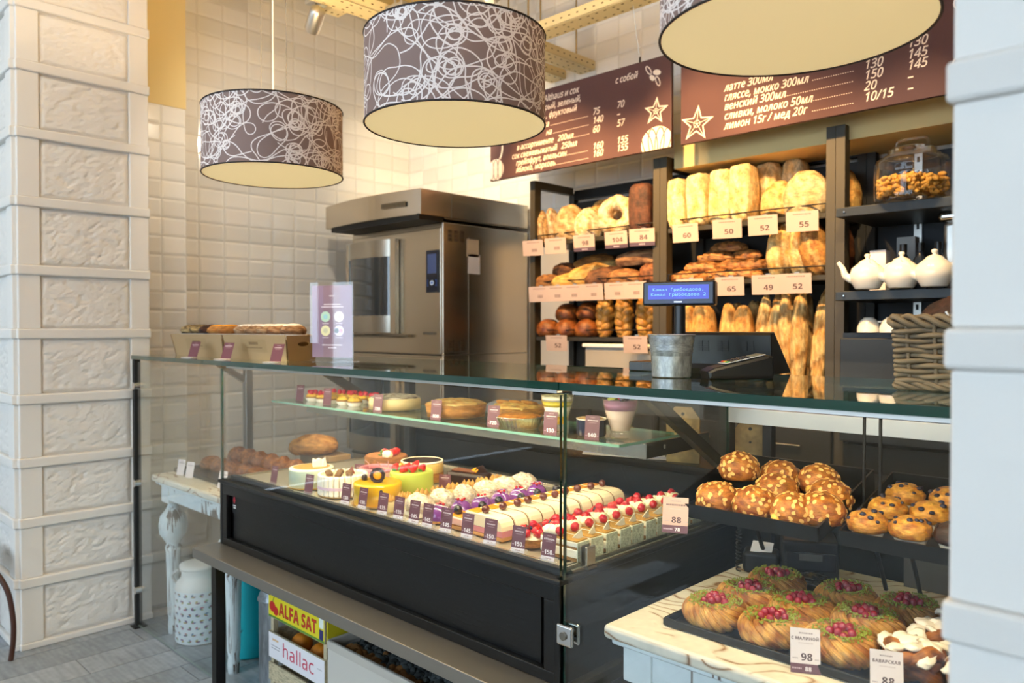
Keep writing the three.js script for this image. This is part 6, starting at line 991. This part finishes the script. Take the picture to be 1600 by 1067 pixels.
  // first unit, lowest shelf
  const G3 = 'buns and plaits on the lowest oven-side shelf', bun = (s) => blob(0.072, 0.062, 0.07, { push: lump(s, 0.04), color: crustCol(0x6a3012, 0xb0662a, s, 2.2) });
  [[-2.81, 0, -3.17], [-2.675, 0, -3.17], [-2.54, 0, -3.17], [-2.79, 0, -3.32], [-2.65, 0, -3.33], [-2.74, 0.085, -3.25], [-2.6, 0.09, -3.26]].forEach(([x, y, z], i) => loafMesh(`round glossy brown bun, ${['first', 'second', 'third'][i] ? ORD[i] + ' from the oven in the front row' : i < 5 ? ORD[i - 3] + ' from the oven in the rear row' : ORD[i - 5] + ' from the oven in the upper layer'}`, bun(31 + i), x, L3 + y, z, [0, i, 0], G3, 'round_bun', M.breadGloss));
  const plait = (s) => { const g = []; for (let q = 0; q < 3; q++) { const pts = []; for (let k = 0; k <= 26; k++) { const t = k / 26, w = Math.sin(t * Math.PI) ** 0.5; pts.push(V(0.026 * w * Math.sin(t * 12 + q * 2.094), t * 0.21, 0.016 * w * Math.sin(t * 24 + q * 4.19))); } const tg = tube(pts, 0.026, 60, 10); const p = tg.attributes.position, c = new Float32Array(p.count * 3), k2 = new THREE.Color(); for (let i = 0; i < p.count; i++) { mixc(k2, col(0xa86a20), col(0xe0a850), 0.5 + 0.9 * fbm(p.getX(i) * 22 + s, p.getY(i) * 22, p.getZ(i) * 22)); c.set([k2.r, k2.g, k2.b], 3 * i); } tg.setAttribute('color', new THREE.BufferAttribute(c, 3)); g.push(tg); } return g; };
  [-2.44, -2.32, -2.19].forEach((x, i) => { const o = thing('plaited_bread', `golden plaited bread standing upright, ${ORD[i]} from the round buns`, 'bread', [x, L3, -3.19], 0.4 * i, G3); plait(i * 5).forEach((g) => part(o, 'dough_strand', g, M.breadGloss)); });
  // second unit, top shelf: tin loaves
  const G4 = 'pale loaves on the top shelf', tin = (s, w, h) => blob(w, h, 0.06, { e: 4.5, seg: [34, 28], flatBase: 0.97, push: (d) => lump(s, 0.04)(d) + (d.y > 0.6 ? 0.06 : 0), color: crustCol(0xe2b060, 0xf8e6b4, s, 2.6, 0.62) });
  [[-1.975, 0.115, -3.165, 0.1], [-1.9, 0.13, -3.3, -0.05], [-1.87, 0.12, -3.17, 0.05], [-1.775, 0.122, -3.18, -0.04], [-1.655, 0.125, -3.17, 0.03], [-1.6, 0.135, -3.31, 0.06], [-1.53, 0.14, -3.36, -0.08]].forEach(([x, h, z, r], i) => loafMesh(`pale tin loaf standing on end on the top shelf, ${ORD[i]} from the middle post`, tin(41 + i, 0.05 + 0.004 * (i % 2), h), x, L1, z, [0, rr(-0.2, 0.2), r], G4, 'tin_loaf'));
  loafMesh('golden oval loaf leaning beside the boule', blob(0.075, 0.115, 0.085, { push: lump(49, 0.05), color: crustCol(0xc98c3c, 0xf2d596, 49) }), -1.52, L1, -3.19, [-0.3, 0.3, 0], G4);
  loafMesh('golden loaf behind the leaning oval loaf', blob(0.075, 0.14, 0.07, { push: lump(53, 0.05), color: crustCol(0xc98030, 0xefc070, 53) }), -1.44, L1, -3.36, [0, 0, 0], G4);
  loafMesh('big floury boule on the top shelf next to the end post', blob(0.1, 0.125, 0.08, { push: lump(50, 0.05), color: crustCol(0xb98a48, 0xecd9ae, 50) }), -1.385, L1, -3.185, [0, 0, 0], G4); loafMesh('golden boule behind the end post', blob(0.09, 0.14, 0.07, { push: lump(51, 0.05), color: crustCol(0xc07c2c, 0xf0c878, 51) }), -1.315, L1, -3.36, [0, 0, 0], G4);
  // second unit, middle shelf
  const G5 = 'brown twists on the middle shelf', twist = (s) => blob(0.085, 0.031, 0.036, { seg: [36, 18], push: (d) => 0.12 * Math.sin(d.x * 13 + d.z * 5 + s) + 0.06 * fbm(d.x * 4 + s, d.y * 4, d.z * 4), color: (d, k) => { crustCol(0x8f4c1c, 0xe0a05a, s, 4)(d, k); if (nz(d.x * 7 + s, d.y * 7, d.z * 7) > 0.35) k.lerp(col(0x3a1a0e), 0.75); } });
  const TP = [[-1.95, 0, -3.17, 0.1], [-1.8, 0, -3.165, -0.3], [-1.66, 0, -3.17, 0.2], [-1.93, 0, -3.29, 0.5], [-1.76, 0, -3.29, 0], [-1.63, 0, -3.3, -0.2], [-1.88, 0.046, -3.2, 0.35], [-1.73, 0.046, -3.21, -0.1], [-1.64, 0.046, -3.22, 0.3], [-1.84, 0.092, -3.25, 0.2], [-1.7, 0.09, -3.27, -0.3], [-1.8, 0.138, -3.29, 0.05]];
  TP.forEach(([x, y, z, a], i) => loafMesh(`brown nutty pastry twist ${i < 3 ? 'in the front row, ' + ORD[i] : i < 6 ? 'in the rear row, ' + ORD[i - 3] : i < 9 ? 'in the second layer, ' + ORD[i - 6] : i < 11 ? 'in the third layer, ' + ORD[i - 9] : 'topmost of the heap'}${i < 11 ? ' from the middle post' : ''}`, twist(60 + i), x, L2 + y, z, [0, a, 0], G5, 'pastry_twist', M.breadGloss));
  const hang = (s, a, b, sl) => blob(0.062, 0.12, 0.07, { e: 2.2, seg: [34, 26], flatBase: 0.95, push: (d) => lump(s, 0.05)(d) - (Math.abs(d.x * 0.7 + d.y * 0.3 - 0.1) < 0.06 && d.z > 0 ? 0.08 : 0), color: (d, k) => { crustCol(a, b, s)(d, k); if (Math.abs(d.x * 0.7 + d.y * 0.3 - 0.1) < 0.09 && d.z > 0) k.lerp(col(sl), 0.6); } });
  loafMesh('pale split loaf leaning forward beside the twists', hang(71, 0xd9a24a, 0xf6dc9c, 0xa66a28), -1.51, L2, -3.2, [0.1, 0.3, -0.12], 'split loaves on the middle shelf'); loafMesh('pale split loaf in the middle of the leaning loaves', hang(72, 0xd5a050, 0xf4dca4, 0xb0762e), -1.41, L2, -3.21, [0.1, 0.2, -0.05], 'split loaves on the middle shelf'); loafMesh('brown split loaf beside the end post', hang(73, 0xa8642a, 0xdca050, 0xe4bb7a), -1.32, L2, -3.19, [0.1, 0, 0.22], 'split loaves on the middle shelf'); loafMesh('dark loaf behind the leaning split loaves', hang(74, 0x5a2e14, 0x9a5a2a, 0x6a3a1a), -1.32, L2, -3.36, [0, 0, 0], 'split loaves on the middle shelf');
  // second unit, lowest shelf: batons and baguettes
  const G6 = 'short batons on the lowest shelf', bat = (s, h, r) => blob(r, h, r * 0.9, { e: 2.6, seg: [30, 26], flatBase: 0.98, push: lump(s, 0.05), color: crustCol(0xbd7c30, 0xeebf74, s, 2.8) });
  [[-1.95, 0.19, 0.055, -3.17], [-1.86, 0.19, 0.06, -3.19], [-1.74, 0.188, 0.046, -3.17], [-1.66, 0.182, 0.05, -3.17], [-1.79, 0.19, 0.05, -3.32], [-1.7, 0.195, 0.05, -3.33]].forEach(([x, h, r, z], i) => loafMesh(`short golden baton standing upright, ${ORD[i % 4]} from the middle post in the ${i < 4 ? 'front' : 'rear'} row`, bat(81 + i, h, r), x, L3b, z, [-0.05, i, rr(-0.06, 0.06)], G6, 'baton_loaf'));
  const bag = (s, h, r) => blob(r, h, r, { e: 2, seg: [26, 48], flatBase: 0.93, push: (d) => lump(s, 0.05)(d) - (Math.sin(d.y * 9 + Math.atan2(d.z, d.x) * 1 + s) > 0.88 ? 0.1 : 0), color: (d, k) => { crustCol(0xc98e40, 0xf3d594, s, 3)(d, k); const q = Math.sin(d.y * 9 + Math.atan2(d.z, d.x) + s); if (q > 0.82) k.lerp(col(0xa86a28), 0.55); } });
  [[-1.595, 0.215, -3.19, -0.06], [-1.53, 0.22, -3.165, -0.1], [-1.465, 0.225, -3.17, -0.02], [-1.41, 0.225, -3.16, 0.02], [-1.43, 0.22, -3.29, 0.05], [-1.35, 0.215, -3.29, 0.0], [-1.335, 0.225, -3.17, -0.17], [-1.52, 0.22, -3.32, 0.04]].forEach(([x, h, z, r], i) => loafMesh(`long pointed baguette standing upright, ${ORD[i < 4 ? i : i === 6 ? 4 : i === 4 ? 0 : i === 5 ? 1 : 2]} from the batons in the ${i < 4 || i === 6 ? 'front' : 'rear'} row`, bag(91 + i, h, 0.036), x, L3b, z, [-0.04, i * 1.3, r], 'baguettes on the lowest shelf', 'baguette'));
}

// ---------- things on the floor below the counter ----------
{
  const dotsT = canvasTex(1024, 512, (x, w, h) => { x.fillStyle = '#e9eef0'; x.fillRect(0, 0, w, h); const C = ['#8b4a6a', '#b9a24a', '#5f7fa0', '#c06a7a', '#7a9a58', '#6a4a7a']; for (let j = 0; j < 8; j++) for (let i = 0; i < 18; i++) { const cx = (i + (j % 2) * 0.5 + 0.25) * w / 18, cy = (j + 0.5) * h / 8; for (const [k, a] of [[0, 0], [1, 1.2], [2, 2.5]]) { x.fillStyle = C[(i * 3 + j * 5 + k) % 6]; x.beginPath(); x.moveTo(cx, cy); x.arc(cx, cy, 17, a + i, a + i + 2.2); x.fill(); } } });
  const canP = [[0, 0.002], [0.108, 0.002], [0.112, 0.01], [0.112, 0.25], [0.106, 0.275], [0.085, 0.3], [0.082, 0.325], [0.09, 0.335], [0.088, 0.34]];
  const o = thing('milk_can', 'white milk can with colourful dot print below the left table', 'milk can', [-3.65, 0, -1.6], 0.8);
  part(o, 'can_shoulder', lathe(canP, 48), M.white); const pr = cyl(0.1125, 0.1125, 0.24, 0, 0.13, 0, 48, true); part(o, 'dot_print', pr, std(0xffffff, 0.5, { map: dotsT }), 'colourful dot print');
  part(o, 'lid', lathe([[0.086, 0.34], [0.092, 0.345], [0.092, 0.358], [0.07, 0.366], [0, 0.37]], 40), M.white); part(o, 'handle', tube([[-0.11, 0.26, 0], [-0.13, 0.3, 0], [-0.1, 0.33, 0]], 0.006, 16, 8), M.alu); part(o, 'handle', tube([[0.11, 0.26, 0], [0.13, 0.3, 0], [0.1, 0.33, 0]], 0.006, 16, 8), M.alu);
  for (const [x, z, l] of [[-3.32, -1.68, 'turquoise milk can beside the dotted milk can'], [-3.115, -1.76, 'turquoise milk can behind the white table leg']]) { const c = thing('milk_can', l, 'milk can', [x, 0, z], 0.3); part(c, 'can_body', lathe([[0, 0.002], [0.088, 0.002], [0.09, 0.012], [0.09, 0.05], [0.094, 0.055], [0.09, 0.06], [0.088, 0.36], [0.07, 0.4], [0.068, 0.43], [0.076, 0.44]], 44), M.cyan); part(c, 'lid', lathe([[0.074, 0.44], [0.08, 0.446], [0.08, 0.46], [0, 0.47]], 36), M.cyan); for (let k = 0; k < 6; k++) put(c, 'leaf_print', extr([[-0.014, 0], [0, 0.006], [0.014, 0], [0, -0.006]], 0.0015), std(0x17626e, 0.5), 0.0895 * Math.sin(k * 1.05 + 0.4), 0.13 + 0.09 * (k % 3), 0.0895 * Math.cos(k * 1.05 + 0.4), 0, k * 1.05 + 0.4, 0.6); }
  const gc = thing('galvanised_can', 'grey galvanised can standing beside the orange crate', 'can', [-2.93, 0, -1.62]); part(gc, 'can_body', lathe([[0, 0.002], [0.082, 0.002], [0.084, 0.01], [0.084, 0.36], [0.09, 0.365], [0.088, 0.37], [0.06, 0.44], [0.058, 0.48]], 40), M.galv); part(gc, 'lid', lathe([[0.058, 0.48], [0.064, 0.485], [0.06, 0.5], [0, 0.505]], 32), M.galv);
  // orange crate
  const c = thing('fruit_crate', 'yellow and white fruit crate printed ALFA SAT and hallac', 'crate', [-2.575, 0, -1.62], 0);
  const W = 0.4, D = 0.26, Hh = 0.47, wood = std(0xd9c9a4, 0.75, { map: rep(grain, 2) });
  const alfa = canvasTex(512, 150, (x, w, h) => { x.fillStyle = '#e6d51e'; x.fillRect(0, 0, w, h); x.fillStyle = '#5a8a2a'; x.fillRect(0, 138, w, 12); x.fillStyle = '#c8201e'; x.beginPath(); x.arc(38, 86, 30, 0, 7); x.arc(70, 104, 26, 0, 7); x.fill(); x.strokeStyle = '#3e6a22'; x.lineWidth = 5; x.beginPath(); x.moveTo(40, 60); x.lineTo(60, 16); x.stroke(); x.fillStyle = '#d4231e'; x.strokeStyle = '#6e1010'; x.lineWidth = 3; x.font = 'bold 92px sans-serif'; x.save(); x.scale(0.86, 1.1); x.fillText('ALFA SAT', 118, 108); x.strokeText('ALFA SAT', 118, 108); x.restore(); x.fillStyle = '#2a2a6a'; x.fillRect(470, 84, 34, 54); x.fillStyle = '#e9efe2'; x.fillRect(468, 16, 38, 60); x.fillStyle = '#7a6a12'; for (let k = 0; k < 5; k++) { x.beginPath(); x.arc(130 + k * 28, 16, 5, 0, 7); x.fill(); } });
  const hal = canvasTex(512, 150, (x, w, h) => { x.fillStyle = '#ece8ea'; x.fillRect(0, 0, w, h); x.fillStyle = '#c9284a'; x.font = '112px sans-serif'; x.fillText('hallac', 130, 110, 300); squiggle(x, 62, 30, 50, 12, '#d8a05a'); squiggle(x, 62, 70, 80, 5, '#8a8488'); squiggle(x, 62, 86, 70, 5, '#8a8488'); squiggle(x, 470, 60, 40, 4, '#8a8488'); });
  const face = (t, h, y, z, nm, tl) => { const m = part(c, 'side_slat', rbox(W, h, 0.008, 0.001, 0, y, z), wood); part(m, nm, new THREE.PlaneGeometry(W - 0.004, h - 0.004).translate(0, y, z + 0.0045), std(0xffffff, 0.45, { map: t }), tl); };
  face(alfa, 0.105, 0.415, D / 2, 'printed_label', 'yellow label reading ALFA SAT'); face(hal, 0.1, 0.255, D / 2, 'printed_label', 'white label reading hallac');
  part(c, 'side_slat', rbox(W, 0.07, 0.008, 0.001, 0, 0.15, D / 2), wood); part(c, 'side_slat', rbox(W, 0.07, 0.008, 0.001, 0, 0.05, D / 2), std(0x4a3a7a, 0.6));
  for (const x of [-1, 1]) { part(c, 'corner_post', [box(0.02, Hh, 0.02, x * (W / 2 - 0.012), Hh / 2, D / 2 - 0.015), box(0.02, Hh, 0.02, x * (W / 2 - 0.012), Hh / 2, -D / 2 + 0.015)], wood); for (const y of [0.415, 0.255, 0.1]) part(c, 'end_slat', rbox(0.008, 0.1, D - 0.01, 0.001, x * W / 2, y, 0), y > 0.4 ? std(0xd9c922, 0.5) : wood); }
  part(c, 'back_panel', box(W, Hh - 0.02, 0.006, 0, Hh / 2, -D / 2), wood); part(c, 'crate_floor', box(W - 0.02, 0.006, D - 0.02, 0, 0.22, 0), wood); part(c, 'crate_floor', box(W - 0.02, 0.006, D - 0.02, 0, 0.02, 0), wood);
  [[-0.08, 0.06], [0.06, 0.065], [0.135, 0.05], [-0.01, -0.02]].forEach(([x, z], i) => { const g = solo('orange_fruit', `orange in the fruit crate, ${['at the corner side', 'in the middle front', 'beside the gravel bin', 'at the rear'][i]}`, 'orange', sph(0.042, 0, 0.042, 0, 24, 18), phy(0xe0861c, 0.45, { bumpMap: rep(speck, 3), bumpScale: 0.001 }), [-2.575 + x, 0.2235, -1.62 + z], null, 'oranges in the fruit crate'); });
  // bin of pebbles
  const b = thing('canvas_bin', 'off-white fabric bin full of dark and tan nuts beside the fruit crate', 'bin', [-2.06, 0, -1.62]); const bw = 0.56, bd = 0.28, bh = 0.39;
  part(b, 'bin_wall', [rbox(bw, bh, 0.01, 0.003, 0, bh / 2, bd / 2), rbox(bw, bh, 0.01, 0.003, 0, bh / 2, -bd / 2), rbox(0.01, bh, bd, 0.003, -bw / 2, bh / 2, 0), rbox(0.01, bh, bd, 0.003, bw / 2, bh / 2, 0), box(bw, 0.01, bd, 0, 0.005, 0)], std(0xc9c3b8, 0.8)); part(b, 'stitched_hem', [rbox(bw + 0.004, 0.03, 0.014, 0.004, 0, bh - 0.012, bd / 2), rbox(0.014, 0.03, bd, 0.004, -bw / 2, bh - 0.012, 0)], std(0xbdb6aa, 0.85)); part(b, 'filling_bed', box(bw - 0.012, 0.01, bd - 0.012, 0, bh - 0.07, 0), std(0x2c2a28, 0.9));
  const peb = blob(0.0165, 0.011, 0.012, { seg: [12, 9], flatBase: 1 }), N = 620, im = new THREE.InstancedMesh(peb, std(0xffffff, 0.65), N), mm = new THREE.Matrix4(), q = new THREE.Quaternion(), e = new THREE.Euler();
  for (let i = 0; i < N; i++) { const x = rr(-bw / 2 + 0.025, bw / 2 - 0.025), z = rr(-bd / 2 + 0.025, bd / 2 - 0.025); e.set(rr(-0.6, 0.6), rnd() * 6, rr(-0.6, 0.6)); q.setFromEuler(e); mm.compose(V(x, bh - 0.06 + 0.012 * rnd() + 0.03 * Math.max(0, nz(x * 8, 1, z * 8)), z), q, V(1, 1, 1).multiplyScalar(rr(0.8, 1.25))); im.setMatrixAt(i, mm); const tan = z > 0.06 + 0.05 * nz(x * 9, 3, 1) || rnd() < 0.06; im.setColorAt(i, tan ? col(0xb07a44).multiplyScalar(rr(0.7, 1.1)) : col(0x4a5050).multiplyScalar(rr(0.6, 1.2))); }
  im.name = 'nuts'; im.userData = { label: 'dark grey and tan nuts heaped in the fabric bin', category: 'nuts', kind: 'stuff' }; im.position.set(-2.06, 0, -1.62); scene.add(im);
  // rack of flat fruit trays behind the left table
  for (let k = 0; k < 5; k++) { const t = thing('fruit_tray', `flat orange fruit tray stacked by the tiled wall, ${ORD[k]} from the floor`, 'crate', [-3.95, 0.03 + k * 0.125, -2.33], 0.02 * k, 'stack of flat fruit trays'); part(t, 'tray_side', [box(0.4, 0.06, 0.006, 0, 0.045, 0.15), box(0.4, 0.06, 0.006, 0, 0.045, -0.15)], std(k % 2 ? 0xc98a3a : 0xd9b84a, 0.7)); part(t, 'tray_end', [box(0.006, 0.06, 0.3, -0.2, 0.045, 0), box(0.006, 0.06, 0.3, 0.2, 0.045, 0)], std(0xc46a2c, 0.7)); part(t, 'tray_floor', box(0.4, 0.006, 0.3, 0, 0.015, 0), std(0x8a7a5a, 0.8)); part(t, 'corner_foot', [[-1, -1], [-1, 1], [1, -1], [1, 1]].map(([a, b2]) => box(0.02, 0.125, 0.02, a * 0.188, 0.0635, b2 * 0.138)), std(0x2a2622, 0.8)); }
  solo('tray_dolly', 'low dark dolly under the stacked fruit trays', 'dolly', box(0.42, 0.03, 0.32, -3.95, 0.015, -2.33), M.blackFlat);
}
{ // bentwood stool, mostly out of the picture
  const o = thing('bentwood_stool', 'brown bentwood stool with curved leg before the pillar', 'stool', [-4.2, 0, -0.705]), wd = phy(0x4a2a1e, 0.35);
  part(o, 'seat', lathe([[0, 0.45], [0.15, 0.45], [0.165, 0.46], [0.165, 0.475], [0.15, 0.48], [0, 0.478]], 40), wd);
  for (let k = 0; k < 4; k++) { const a = 0.757 + k * Math.PI / 2, c = Math.cos(a), s = -Math.sin(a) ; const l = part(o, 'leg', tube([[0.12 * c, 0.455, -0.12 * s * -1], [0.19 * c, 0.42, 0.19 * s], [0.262 * c, 0.32, 0.262 * s], [0.288 * c, 0.2, 0.288 * s], [0.29 * c, 0.1, 0.29 * s], [0.278 * c, 0.002, 0.278 * s]].map((p, i) => i ? p : [0.12 * c, 0.455, 0.12 * s]), 0.0115, 40, 8), wd); }
}

renderer.render(scene, camera);
